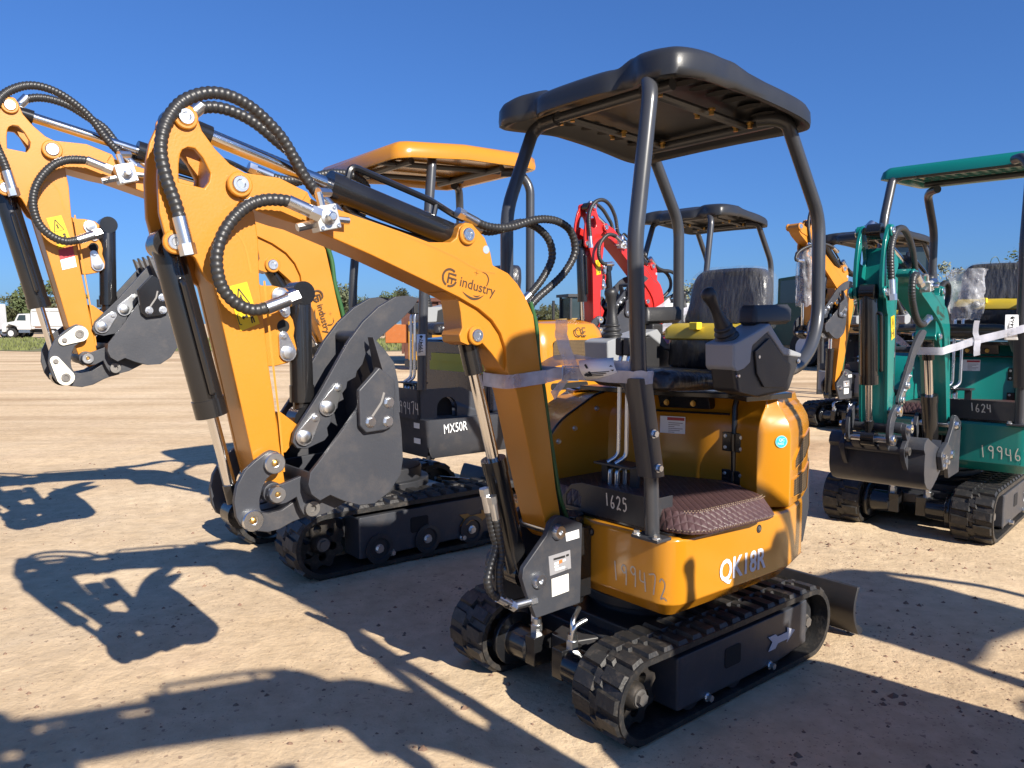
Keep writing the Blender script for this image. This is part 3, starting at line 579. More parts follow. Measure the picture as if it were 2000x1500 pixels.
        for p in ((-.026,-.026),(.026,-.026),(.026,.026),(-.026,.026)): q=rot(*p); v.lathe([(.001,0),(.006,0),(.006,.004),(.003,.004),(.001,.002)],(q[0],.125,q[1]),(0,1,0),10)
        e=[Vector((*[rot(.036,-.01)[0]],.10,rot(.036,-.01)[1])),Vector((rot(.09,-.012)[0],.10,rot(.09,-.012)[1]))]; v.cyl(e[0],e[1],.012,8); e=[Vector((rot(0,.036)[0],.10,rot(0,.036)[1])),Vector((rot(0,.075)[0],.10,rot(0,.075)[1]))]; v.cyl(e[0],e[1],.012,8); v.cyl(e[1],Vector((rot(-.045,.07)[0],.08,rot(-.045,.07)[1])),.013,8); e=[Vector((rot(-.036,-.01)[0],.10,rot(-.036,-.01)[1])),Vector((rot(-.075,-.02)[0],.10,rot(-.075,-.02)[1]))]; v.cyl(e[0],e[1],.011,8)
        build('valve_fitting',v,zinc(),V,xf=BX)
    # logo on the boom
    if c.get('logo'):
        lg=c['logo']; lgx=lg.get('xf',BX); O=Vector(lg['o']); U=Vector(lg['u']).normalized(); V=Vector((-U.z,0,U.x)) if lg.get('vflip',1)>0 else Vector((U.z,0,-U.x)); k=lg['h']; nn=Vector((0,1,0)); bm2=MB()
        P=lambda x,y:O+U*(x*k)+V*(y*k)
        ar=lambda cx,cy,r,a0,a1,n=14:[P(cx+r*math.cos(R(a0+(a1-a0)*i/n)),cy+r*math.sin(R(a0+(a1-a0)*i/n))) for i in range(n+1)]
        quadstrip(bm2,ar(0,0,.62,55,250),.17*k,V,nn); quadstrip(bm2,ar(0,0,.62,262,345),.17*k,V,nn)
        quadstrip(bm2,[P(-.12,-.42),P(-.12,.30),P(.55,.30)],.17*k,V,nn); quadstrip(bm2,[P(-.12,-.02),P(.62,-.02)],.15*k,V,nn); quadstrip(bm2,[P(.22,-.02),P(.22,-.42)],.13*k,V,nn)
        cr=lambda L_,w_: quadstrip(bm2,catmull([P(*q) for q in L_],5),w_,V,nn)
        cr([(1.33,-.72),(1.80,-.92),(2.35,-1.02),(2.90,-.86),(3.34,-.52)],lambda t:.02*k+.17*k*math.sin(math.pi*t)); cr([(2.35,-.78),(2.70,-.76),(3.0,-.62)],lambda t:.02*k+.08*k*math.sin(math.pi*t))
        cr([(2.83,1.16),(3.25,1.10),(3.51,.82),(3.52,.52),(3.44,.22)],lambda t:.02*k+.15*k*t*(1.2-t)*1.6)
        for a_,b_ in (((2.31,1.16),(2.31,.76)),((2.11,.96),(2.51,.96))): quadstrip(bm2,[P(*a_),P(*b_)],lambda t:.02*k+.10*k*math.sin(math.pi*t),V,nn)
        L=build('boom_logo',bm2,brown(),bm_,xf=lgx)
        text('logo_lettering','industry',1.06*k,P(.93,-.36),U,V,brown(),L,xf=lgx,bold=.006,sx=.98)
    XF[0]=lambda p:p
    return root
# ---------------------------------------------------------------- upper bodies
def plan(d=0.,front=.43,hw=.485):
    P=[]
    for cx,cy,a0 in ((front-.09,hw-.09,0),):
        for j in range(6): t=R(a0+90*j/5); P.append((cx+.09*math.cos(t),cy+.09*math.sin(t)))
    half=P+[(-.02,hw+.004),(-.25,hw+.002),(-.335,.49),(-.56,.425),(-.72,.33),(-.80,.20),(-.835,.06)]
    full=half+[(x,-y) for x,y in half[::-1]]
    return inset2(full,d)
def loft(prof):
    """prof: list of (inset,z)"""
    return [[(x,y,z) for x,y in plan(d)] for d,z in prof]
def canopy_roof(root,m,style,xc=0.,tilt=-.065,k=1.):
    mb=MB()
    if style=='dome':
        half=[(.462,.455),(.435,.487),(.36,.502),(.25,.500),(.17,.490),(.10,.488),(-.20,.498),(-.36,.502),(-.44,.48),(-.478,.42),(-.487,.25)]
        front=[(.492,0),(.490,.13),(.480,.19),(.452,.235),(.452,.29),(.476,.345),(.478,.41)]
        P=front+half; P=P+[(x,-y) for x,y in P[::-1]][:-1]
        P=[tuple(p)[:2] for p in catmull([(x,y,0) for x,y in P],3,True)]
        SCL=lambda d:[(x*(1-d/.47),y*(1-d/.49)) for x,y in P]
        pad=lambda x,y:.026*max(0,min(1,(abs(y)-.20)/.05))*max(0,min(1,(x+.02)/.1))
        lipz=lambda x,y:.030-.17*(x-.10)**2-.05*y*y
        rs=[]
        for d,z,pd in ((.16,2.362,0),(.065,2.362,0),(.036,2.328,0),(.014,2.317,.2),(.002,2.322,.4),(.0,2.340,.6),(.002,2.372,1),(.012,2.392,1),(.034,2.405,1),(.075,2.413,1),(.11,2.416,.8),(.125,2.424,.5),(.16,2.434,.3),(.26,2.442,0),(.40,2.447,0)):
            rs.append([(x+xc,y,z+lipz(x,y)+pd*pad(x,y)) for x,y in SCL(d)])
        mb.rings(rs); o=build('canopy_roof',mb,m,root,ang=55)
        s=MB()
        for sy in (1,-1):
            for i in range(6):
                x=-.30+.105*i; s.xy([(x+xc+px*.030,sy*(.345)+py*.055) for px,py in circ(0,0,1,12)],2.3585+.012-.17*(x-.1)**2+.004,2.3600+.012-.17*(x-.1)**2+.004)
        build('vent_slot',s,dark(),o)
        f=MB()
        for x in (.31,-.36): f.tube([(x+xc,-.36,2.335+.04*x),(x+xc,.36,2.335+.04*x)],.022,10)
        for y in (-.23,.23): f.tube([(.33+xc,y,2.340+.013),(-.38+xc,y,2.340-.015)],.018,8)
        f=build('roof_frame',f,post(),o); b=MB()
        for x in (.27,-.05,-.32):
            for y in (-.20,-.27,.20,.27): b.hexbolt((x+xc,y,2.345+.04*x),(0,0,-1),.011,.026)
        build('roof_bolt',b,brass(),f)
    elif style=='slab':
        half=[(.50,.47),(.47,.52),(.40,.545),(.0,.55),(-.5,.545),(-.57,.52),(-.60,.45)]
        P=half+[(x,-y) for x,y in half[::-1]]
        Z=lambda x,y,z:z+tilt*x+.025*max(0,1-(x/.55)**2)
        rs=[[(x+xc,y,Z(x,y,z)) for x,y in inset2(P,d)] for d,z in ((.06,2.30),(.03,2.265),(.0,2.262),(-.004,2.285),(.004,2.335),(.03,2.362),(.07,2.372))]
        mb.rings(rs); o=build('canopy_roof',mb,m,root,ang=45)
        f=MB()
        for x in (.30,-.40): f.tube([(x+xc,-.38,2.285+tilt*x),(x+xc,.38,2.285+tilt*x)],.022,10)
        f.tube([(.45+xc,-.22,2.29+tilt*.4),(-.5+xc,-.22,2.29-tilt*.5)],.018,8); f.tube([(.45+xc,.22,2.29+tilt*.4),(-.5+xc,.22,2.29-tilt*.5)],.018,8)
        build('roof_frame',f,post(),o)
    else: # flat ribbed sheet with turned-down lip
        rs=[]; x0,x1,hw=-.62,.33,.47
        P=rrect(x0,x1,-hw,hw,.05); CX=(x0+x1)/2; sc=lambda d:[(CX+(x-CX)*(1-d/.55),y*(1-d/.5)) for x,y in P]
        rs=[[(x+xc,y,z+tilt*x) for x,y in sc(d)] for d,z in ((.02,2.335),(.01,2.295),(-.012,2.29),(-.012,2.30),(0,2.34),(.03,2.365),(.2,2.375))]
        mb.rings(rs); 
        o=build('canopy_roof',mb,m,root,ang=35); r=MB()
        for i in range(14): y=-.42+i*.0645; r.box(x0+.04+xc,x1-.04+xc,y-.012,y+.012,2.322-.0,2.334)
        for v in r.v: v.z+=tilt*v.x
        build('roof_rib',r,m,o)
        f=MB()
        for x in (.26,-.42): f.tube([(x+xc,-.40,2.30+tilt*x),(x+xc,.40,2.30+tilt*x)],.02,10)
        build('roof_frame',f,post(),o)
    return o
def joystick(par,x,y,z,lean,b=1.):
    m=MB(); d=Vector((lean,0,1)).normalized(); base=Vector((x,y,z)); prof=[]
    pts=[base+d*t*.115 for t in [i/22 for i in range(23)]]
    m.tube(pts,[(.056-.026*(i/22))*(1+(.13 if (i//2)%2==0 else -.08)) for i in range(23)],20); bt=build('joystick_boot',m,blackm(),par,ang=70)
    g=MB(); t0=base+d*.108; d2=Vector((lean*1.15,0,1)).normalized(); L=[0,.015,.04,.07,.10,.125,.145,.160,.168]; rad=[.030,.029,.024,.020,.0205,.024,.029,.026,.010]
    g.tube([t0+d2*l+Vector((.012*(l/.16)**3,0,0)) for l in L],rad,16); build('joystick_grip',g,blackm(),bt,ang=70)
def seat(root,x,y,band=True,wrapc=True):
    m=MB(); pr=rrect(x-.20,x+.30,y-.22,y+.22,.07); 
    m.rings([[(px,py,z+.012*math.sin(9*px+5*py)) for px,py in inset2(pr,d)] for d,z in ((.03,1.205),(0,1.225),(0,1.262),(.02,1.283),(.07,1.290))]); s=build('seat_cushion',m,seatm(),root,ang=60)
    m=MB(); xl=x-.27; pr=rrect(xl-.06,xl+.07,y-.20,y+.20,.045); m.rings([[(px-(z-1.27)*.12,py,z) for px,py in inset2(pr,d)] for d,z in ((.02,1.27),(0,1.29),(0,1.41))]); lb=build('lower_backrest',m,seatm(),root,ang=60)
    if band:
        pr=rrect(xl-.07,xl+.085,y-.215,y+.215,.03); m=MB(); m.rings([[(px-(z-1.27)*.12,py,z) for px,py in inset2(pr,d)] for d,z in ((.01,1.405),(0,1.412),(0,1.455),(.03,1.478),(.05,1.482))]); build('yellow_cushion_band',m,yband(),lb,ang=50)
        m=MB(); m.box(xl+.05,xl+.088,y-.045,y+.0,1.452,1.486)
        build('yellow_cushion_tab',m,mat('bright_yellow_tab',(.85,.62,.03),.4),lb,bev=.004)
    # backrest: rounded shield
    def sh(d,xx):
        out=[]
        w=.205-d; h0,h1=1.44+d*.3,1.735-d
        for py,pz in ((-w*.92,h0),(w*.92,h0),(w,1.58),(w*.95,h1-.06),(w*.78,h1-.012),(w*.45,h1),(-w*.45,h1),(-w*.78,h1-.012),(-w*.95,h1-.06),(-w,1.58)): out.append((xx-(pz-1.44)*.18,y+py,pz))
        return [tuple(p) for p in catmull(out,4,True)]
    xb=x-.40
    m=MB(); m.rings([sh(.05,xb+.055),sh(.02,xb+.05),sh(0,xb+.03),sh(0,xb-.03),sh(.03,xb-.06)]); bk=build('seat_backrest',m,seatm(),root,ang=60)
    if wrapc:
        def jit(L,a): return [(p[0]+a*noise.noise(Vector((p[1]*14,p[2]*14,a*90))),p[1]+a*.6*noise.noise(Vector((p[2]*11,p[1]*9,3))),p[2]+a*.5*noise.noise(Vector((p[1]*12,p[2]*7,8)))) for p in L]
        m=MB(); m.rings([jit(sh(.05,xb+.07),.012),jit(sh(.005,xb+.064),.012),jit(sh(-.010,xb+.040),.016),jit(sh(-.012,xb-.03),.016),jit(sh(.0,xb-.068),.012)]); build('plastic_cover',m,wrap(),bk,ang=60)
def console(root,sy,y0,y1,det=True,x=0.):
    """arm-rest control box; y0<y1"""
    body=[(.145,1.40),(.135,1.30),(.115,1.225),(-.05,1.194),(-.25,1.206),(-.312,1.313),(-.320,1.345),(-.19,1.37),(-.08,1.455),(.03,1.41)]
    if sy<0: body=[(.06,1.385),(.05,1.30),(-.14,1.26),(-.40,1.26),(-.46,1.33),(-.33,1.36),(-.28,1.43),(-.12,1.41)]
    m=MB(); m.xz(body,y0+.012,y1-.004); o=build('control_console',m,blackm(),root,bev=.016,seg=3)
    # light grey hood wrapping the front and top of the box
    if sy>0: hd=[(.152,1.405),(.148,1.318),(.13,1.302),(.075,1.312),(.035,1.335),(.025,1.395),(-.075,1.446),(-.19,1.352),(-.325,1.341),(-.328,1.358),(-.20,1.386),(-.088,1.482),(.03,1.442),(.11,1.416)]
    else: hd=[(.08,1.40),(.075,1.315),(.05,1.300),(-.07,1.305),(-.08,1.385),(-.20,1.425),(-.32,1.36),(-.44,1.345),(-.445,1.362),(-.34,1.385),(-.265,1.455),(-.11,1.42),(.04,1.412)]
    m=MB(); m.xz(hd,y0,y1); build('console_hood',m,lgrey(),o,bev=.012,seg=3)
    if sy>0:
        m=MB(); m.xz([(.015,1.375),(.0,1.29),(-.05,1.235),(-.20,1.225),(-.255,1.315),(-.19,1.335),(-.082,1.425)],y1-.003,y1+.004); build('side_panel',m,blackm(),o,bev=.003)
        b=MB()
        for p in ((-.012,1.353),(-.30,1.328)): b.hexbolt((p[0],y1,p[1]),(0,1,0),.007,.006)
        b.hexbolt((.115,y1-.01,1.285),(0,1,0),.006,.014); build('console_screw',b,zinc(),o)
    ym=(y0+y1)/2; joystick(o,.055 if sy>0 else -.02,ym-.01*sy,1.375 if sy>0 else 1.365,.62 if sy>0 else .02)
    m=MB(); ax=.18 if sy>0 else -.02; pr=rrect(-.49+ax,-.22+ax,ym-.055,ym+.030,.02); m.rings([[(px,py,z+(px+.18)*-.03) for px,py in inset2(pr,d)] for d,z in ((.02,1.475),(.0,1.49),(.0,1.535),(.015,1.555))]); a=build('armrest',m,blackm(),o,ang=50)
    m=MB(); m.box(-.34+ax,-.26+ax,ym-.03,ym+.03,1.41,1.48); build('armrest_bracket',m,blackm(),a,bev=.01)
def posts(root,m,dz=0.,low=True):
    r=.0285; T=lambda L:[(x,y,z+(dz if z>2.2 else 0)) for x,y,z in L]
    A=[(.44,.405,.70),(.44,.405,.95),(.525,.405,1.29),(.555,.405,1.765),(.485,.405,2.27),(.45,.37,2.30)]
    if low:
        t=MB(); t.cyl(A[0],(.455,.405,1.0),.027,18); t.xy([(.41,.345),(.49,.345),(.49,.47),(.41,.47)],.70,.712)
        b=MB()
        for p in ((.475,.36,.712),(.475,.455,.712)): b.hexbolt(p,(0,0,1),.012,.016)
        p1=build('canopy_post',t,post(),root,bev=.003); build('post_bolt',b,zinc(),p1)
        t=MB(); d=(Vector((.527,.405,1.29))-Vector((.447,.405,.925)))
        def sq(c,h,c2=.010): c=Vector(c); return [(c.x+x,c.y+y,c.z) for x,y in rrect(-h,h,-h,h,.010,2)]
        t.rings([sq((.452,.405,.93),.037),sq((.530,.405,1.29),.037)]); bx=build('post_clamp_box',t,post(),p1,bev=.002)
        b=MB()
        for f in (.10,.45): q=Vector((.452,.405,.93)).lerp(Vector((.530,.405,1.29)),f); b.hexbolt((q.x,q.y+.036,q.z),(0,1,0),.012,.018); b.hexbolt((q.x-.036,q.y,q.z),(-1,0,0),.011,.015)
        build('clamp_bolt',b,zinc(),bx)
        t=MB(); t.tube(fillet(T([(.523,.405,1.25),(.555,.405,1.765),(.485,.405,2.275),(.44,.355,2.345),(.36,.30,2.35)]),.06),r,18); build('post_tube',t,m,p1,ang=60)
        t=MB(); t.tube(fillet([(.50,.38,1.15),(.50,.33,1.285),(.50,.20,1.285),(.50,-.20,1.285),(.48,-.36,1.27),(.46,-.39,1.1)],.07),.023,14); build('grab_rail',t,m,root,ang=60)
    else:
        t=MB(); t.tube(fillet(A,.06),r,16); build('canopy_post',t,m,root,ang=60)
    for pts in ([(-.30,.48,1.285),(-.42,.465,1.30),(-.56,.445,1.375),(-.655,.42,1.50),(-.665,.405,1.945),(-.385,.405,2.315),(-.35,.36,2.333),(-.33,.30,2.335)],[(.43,-.40,.80),(.466,-.40,1.68),(.466,-.40,1.965),(.32,-.40,2.315),(.30,-.36,2.345),(.31,-.25,2.345)],[(-.60,-.40,1.0),(-.714,-.40,1.50),(-.705,-.40,2.005),(-.50,-.40,2.315),(-.42,-.36,2.333),(-.36,-.3,2.335)]):
        t=MB(); t.tube(fillet(T(pts),.08),r,16); build('canopy_post',t,m,root,ang=60)
def levers(root,x=.15,y=0.):
    b=MB(); b.box(x-.06,x+.06,y-.12,y+.09,.875,.885); b.box(x-.01,x+.01,y+.045,y+.085,.74,.875); b.box(x-.01,x+.01,y-.12,y-.085,.74,.875); b=build('pedal_bracket',b,greyd(),root,bev=.002)
    for dy in (-.03,.015):
        t=MB(); t.tube(fillet([(x+.035,y+dy-.03,.885),(x,y+dy,.915),(x-.005,y+dy,1.33),(x-.02,y+dy,1.36)],.03),.0095,12); l=build('travel_lever',t,zinc(),root,ang=60)
        t=MB(); t.box(x-.05,x+.01,y+dy-.018,y+dy+.018,1.345,1.42); build('lever_grip',t,blackm(),l,bev=.008)
    t=MB()
    for dy in (-.05,-.01): t.tube(fillet([(x+.03,y+dy,.76),(x+.03,y+dy,.86),(x-.02,y+dy,.87),(x-.02,y+dy,.78)],.025),.010,10)
    build('lever_linkage',t,zinc(),b,ang=60)
def house_a(c,root,paint,gloss,skirtm,det):
    fw=dict(yellow=1)
    m=MB(); m.rings(loft([(.09,.395),(.050,.398),(.0,.455),(.0,.690),(.010,.702),(.05,.702)])); sk=build('body_skirt',m,skirtm,root,ang=30,bev=.006)
    # rear counterweight band
    P=plan(-.012); n=len(P); idx=[i for i,p in enumerate(P) if p[0]<-.58]; m=MB()
    rr=[]
    for d,z in ((-.05,.41),(.012,.46),(.034,.62),(.030,.84),(.0,.95)):
        q=plan(-d); rr.append([(q[i][0],q[i][1],z-(.10 if q[i][0]>-.68 else 0)*(1 if z>.8 else 0)) for i in idx])
    ins=[[(q[0]*.93,q[1]*.93,q[2]) for q in r_] for r_ in rr]
    k=len(idx); m.rings(rr,close=False,cap=False); m.rings([rr[0],ins[0],ins[-1],rr[-1]][:1]+[ins[0]],close=False,cap=False); m.rings([rr[-1],ins[-1]],close=False,cap=False)
    m.add([r_[0] for r_ in rr]+[r_[0] for r_ in ins],[(i,i+1,len(rr)+i+1,len(rr)+i) for i in range(len(rr)-1)]); m.add([r_[-1] for r_ in rr]+[r_[-1] for r_ in ins],[(i,i+1,len(rr)+i+1,len(rr)+i) for i in range(len(rr)-1)])
    build('counterweight',m,G_(),root,ang=40)
    # bolts let into the skirt
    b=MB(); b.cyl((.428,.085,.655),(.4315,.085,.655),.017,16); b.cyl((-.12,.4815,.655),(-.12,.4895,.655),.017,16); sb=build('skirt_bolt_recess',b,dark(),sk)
    b=MB(); b.hexbolt((.43,.085,.655),(1,0,0),.008,.006); b.hexbolt((-.12,.488,.655),(0,1,0),.008,.006); build('skirt_bolt',b,rawst(),sk)
    # floor plate, kick plate, mat
    m=MB(); m.xy([(x,y) for x,y in plan(.03) if x>-.32],.702,.716); build('floor_plate',m,black(),root,bev=.003)
    m=MB(); kp=[(-.11,.716),(.385,.716),(.385,.835),(.0,.835),(-.06,.82),(-.11,.76)]
    m.yz(kp,.398,.404,[[(-.085,.730),(-.085,.775),(-.06,.80),(-.02,.80),(.0,.775),(.0,.730)][::-1]]); m.box(.30,.40,.381,.385,.716,.835); kpl=build('kick_plate',m,greyd(),root,bev=.002)
    if c.get('chalk_kick'): hand('chalk_number',c['chalk_kick'],.05,(.4052,.135,.765),(0,1,0),(0,-.1,1),chalk(),kpl,(1,0,0),.006)
    lo=[(.43,.40),(.448,.466),(.40,.53),(.36,.552),(-.06,.572),(-.10,.565),(-.26,.24),(-.15,-.02),(.0,-.3),(.38,-.30),(.385,.30)]
    lo=[(.385,.36),(.392,.43),(.36,.515),(.30,.548),(-.05,.572),(-.105,.562),(-.27,.25),(-.15,-.02),(.0,-.30),(.37,-.30)]
    hi=[(.36,.36),(.365,.40),(.335,.47),(.29,.498),(-.08,.515),(-.13,.50),(-.275,.235),(-.17,-.02),(-.0,-.29),(.345,-.29)]
    m=MB(); m.rings([[(x,y,.718) for x,y in lo],[(x*1.0,y*1.0+.004,.735) for x,y in lo],[(x,y,.783) for x,y in hi],[(x*.985,y*.985,.792) for x,y in hi]]); fm=build('floor_mat',m,mat_quilt(),root,bev=.006,ang=30)
    st=MB()
    for dd in (0,.012):
        pts=resample([(x*(.995-dd*.5),y*(1.0-dd*1.6)+.003,.7935+.0*dd-.004*(dd==0)) for x,y in (hi[2:6])],.013)
        for a_ in pts: st.box(a_.x-.0035,a_.x+.0035,a_.y-.0008,a_.y+.0008,a_.z-.001,a_.z+.0008)
    pts=resample([(x,y+.005,.732) for x,y in lo[1:6]],.013)
    for a_ in pts: st.box(a_.x-.0035,a_.x+.0035,a_.y-.001,a_.y+.001,a_.z-.0007,a_.z+.0007)
    build('mat_stitching',st,mat('tan_thread',(.30,.22,.14),.7),fm)
    levers(root)
    # engine hood on the left rear, seat wall, right-hand tank
    # walls follow: right front, seat wall bowed back to the hinge line, left hood bulge, rear curve
    W=[(-.225,.405),(-.262,.445),(-.335,.492),(-.56,.427),(-.74,.345),(-.80,.22),(-.83,.0),(-.80,-.22),(-.72,-.36),(-.5,-.44),(.05,-.47),(.075,-.47),(-.085,-.20),(-.185,.02),(-.275,.235),(-.262,.30)]
    def in2(d): return inset2(W,d)
    m=MB(); m.rings([[(x,y,z) for x,y in in2(d)] for d,z in ((.0,.712),(.0,1.02),(.008,1.06),(.030,1.10),(.055,1.13),(.065,1.165),(.10,1.168))]); hd=build('engine_hood',m,gloss,root,ang=42,bev=.010,seg=3)
    # shoulder of the hood with step under the console
    m=MB(); sh_=[(-.30,.38),(-.36,.45),(-.56,.40),(-.72,.32),(-.77,.18),(-.79,0),(-.45,0),(-.40,.30)]
    m.rings([[(x,y,z) for x,y in inset2(sh_,d)] for d,z in ((.0,1.06),(.012,1.12),(.05,1.155),(.10,1.165))]); build('hood_shoulder',m,gloss,hd,ang=50,bev=.006)
    m=MB(); m.xy([(-.10,.43),(-.40,.455),(-.43,.40),(-.60,.30),(-.60,-.40),(.02,-.40),(-.06,.1),(-.16,.30)],1.165,1.188); build('seat_base_plate',m,black(),root,bev=.004)
    # right-hand tank cover with curved seam
    pr=[(.36,.712),(.355,.93),(.32,1.0),(.25,1.06),(.14,1.112),(.04,1.155),(-.08,1.178),(-.40,1.178),(-.40,.712)]
    m=MB(); m.xz(pr,-.485,-.27); tk=build('tank_cover',m,gloss,root,bev=.012,seg=3)
    s=MB(); s.tube(catmull([(.362,-.268,.86),(.357,-.268,.93),(.322,-.268,1.0),(.252,-.268,1.06),(.142,-.268,1.112),(.042,-.268,1.155),(-.08,-.268,1.178)],5),.0055,8); build('cover_seam',s,black(),tk)
    s=MB()
    for p in ((.30,.99),(.06,1.12),(.36,.86),(.2,1.04)): s.hexbolt((p[0]-.02,-.27,p[1]-.03),(0,1,0),.009,.012)
    build('cover_bolt',s,zinc(),tk)
    # seat wall details: top seam, black post seam, hinges, decal, seat bracket
    e=lambda y,off=.004:( (-.085+(-.185+.085)*(y+.20)/.22 if y<.02 else -.185+(-.275+.185)*(y-.02)/.215)+off)
    s=MB(); s.tube([(e(y,.002),y,1.085) for y in (-.19,-.05,.02,.12,.235)],.005,8); s.tube([(-.270,.262,.715),(-.270,.262,1.12),(-.285,.262,1.16)],.0125,10); build('hood_seam',s,black(),hd)
    for z in (.965,.80):
        h=MB(); h.box(-.272,-.262,.205,.318,z-.042,z+.042); h.cyl((-.262,.262,z-.04),(-.262,.262,z+.04),.011,12); h=build('door_hinge',h,black(),hd,bev=.003); b=MB()
        for y in (.222,.302):
            for zz in (-.025,.025): b.hexbolt((-.262,y,z+zz),(1,0,0),.006,.006)
        build('hinge_screw',b,zinc(),h)
    nx=Vector((.9,.42,0)).normalized()
    def wq(y,z,off): return Vector((e(y,off),y,z))
    dq=MB(); dq.add([wq(-.05,1.062,.0035),wq(.055,1.062,.0035),wq(.055,.985,.0035),wq(-.05,.985,.0035)],[(0,1,2,3)]); dq=build('warning_decal',dq,white(),hd)
    d2=MB(); d2.add([wq(-.02,1.058,.0042),wq(.052,1.058,.0042),wq(.052,1.044,.0042),wq(-.02,1.044,.0042)],[(0,1,2,3)]); build('decal_red_band',d2,decr(),dq)
    d2=MB()
    for i in range(6):
        z=1.034-.0085*i; d2.add([wq(-.015,z,.0042),wq(.045-.012*(i%3),z,.0042),wq(.045-.012*(i%3),z-.003,.0042),wq(-.015,z-.003,.0042)],[(0,1,2,3)])
    d2.add([wq(-.044,1.05,.0042),wq(-.026,1.05,.0042),wq(-.026,1.02,.0042),wq(-.044,1.02,.0042)],[(0,1,2,3)]) if False else None
    build('decal_print',d2,mat('grey_print',(.25,.2,.2),.6),dq)
    b=MB(); b.xz([(-.02,1.165),(.03,1.165),(.01,1.10),(-.03,1.10)],-.06,.15)
    for v in b.v: v.x+=e(max(-.06,min(.15,v.y)),-.02)+.0
    sb=build('seat_bracket',b,black(),root,bev=.004); b=MB()
    for y in (-.02,.09): b.hexbolt((e(y,.0)+.008,y,1.125),(1,0,0),.010,.012)
    build('bracket_bolt',b,brass(),sb)
    # cooling grilles on the slanting rear flank
    nrm=Vector((-.28,.96,0)).normalized(); off=nrm*.004
    def flank(x,z):
        t=(x+.335)/(-.56+.335); return Vector((x,.492+(.427-.492)*t,z)) if x>-.56 else Vector((x,.427+(.345-.427)*((x+.56)/(-.18)),z))
    for g in ([(-.40,.865),(-.40,.905),(-.53,.985),(-.70,.995),(-.72,.92)],[(-.385,.748),(-.385,.818),(-.71,.838),(-.66,.735)]):
        gm=MB(); L=[]
        for i,p in enumerate(g):
            q=g[(i+1)%len(g)]
            for j in range(8): L.append((p[0]+(q[0]-p[0])*j/8,p[1]+(q[1]-p[1])*j/8))
        cx=sum(p[0] for p in L)/len(L); cz=sum(p[1] for p in L)/len(L)
        rs=[[flank(cx+(x-cx)*k,cz+(z-cz)*k)+nrm*o_ for x,z in L] for k,o_ in ((1.09,.0),(1.07,.007),(1.0,.006))]
        fr=MB(); fr.rings(rs,cap=False); fr=build('grille_frame',fr,gloss,hd,ang=50)
        in_=MB(); in_.rings([[flank(cx+(x-cx)*k,cz+(z-cz)*k)+nrm*.0035 for x,z in L] for k in (1.02,.5,.02)],cap=False); build('grille_screen',in_,mat_mesh(),fr)
    st=MB(); st.add([flank(-.325,1.0)+nrm*.0]+[Vector((-.315+.022*math.cos(a),.0,1.0+.0225*math.sin(a))) for a in []],[]) if False else None
    qn=Vector((.541,.841,0)).normalized(); qc=Vector((-.2985,.4685,.99))+qn*.004; qu=Vector((.841,-.541,0)).normalized()
    def disc(r0,o_): return [qc+qn*o_+qu*(r0*math.cos(2*math.pi*i/24))+Vector((0,0,r0*math.sin(2*math.pi*i/24))) for i in range(24)]
    st=MB(); st.add(disc(.026,0),[tuple(range(24))]); st=build('round_sticker',st,mat('pale_cyan',(.25,.58,.62),.4),hd); s2=MB(); s2.add(disc(.0225,.0006),[tuple(range(24))]); s2=build('sticker_face',s2,cyan(),st)
    if c.get('qc',True):
        tu=-qu
        tu=Vector((-.841,.541,0)).normalized()
        text('sticker_print','QC',.017,qc+qn*.0012-tu*.012+Vector((0,0,.002)),tu,(0,0,1),white(),st); text('sticker_print','PASS',.013,qc+qn*.0012-tu*.017+Vector((0,0,-.013)),tu,(0,0,1),white(),st)
    # seat, consoles, canopy
    seat(root,-.08,.06); console(root,1,.405,.535,det); console(root,-1,-.315,-.165,det)
    posts(root,post(),-.06 if c.get('roof')=='flat' else 0.); canopy_roof(root,c.get('roofmat',roofm)(),c.get('roof','dome'))
    # lettering on the skirt
    if c.get('letters'): text('model_lettering',c['letters'],.118,(.145,.4905,.492),(-1,0,-.01),(0,0,1),c.get('lm',lambda:mat('grey_lettering',(.66,.68,.76),.5))(),sk,bold=.022,sx=.86)
    if c.get('chalk_front'): hand('chalk_number',c['chalk_front'],.075,(.4318,.205,.49),(0,1,-.03),(0,-.12,1),chalk(),sk,(1,0,0),.0055)
G_=lambda: grey()
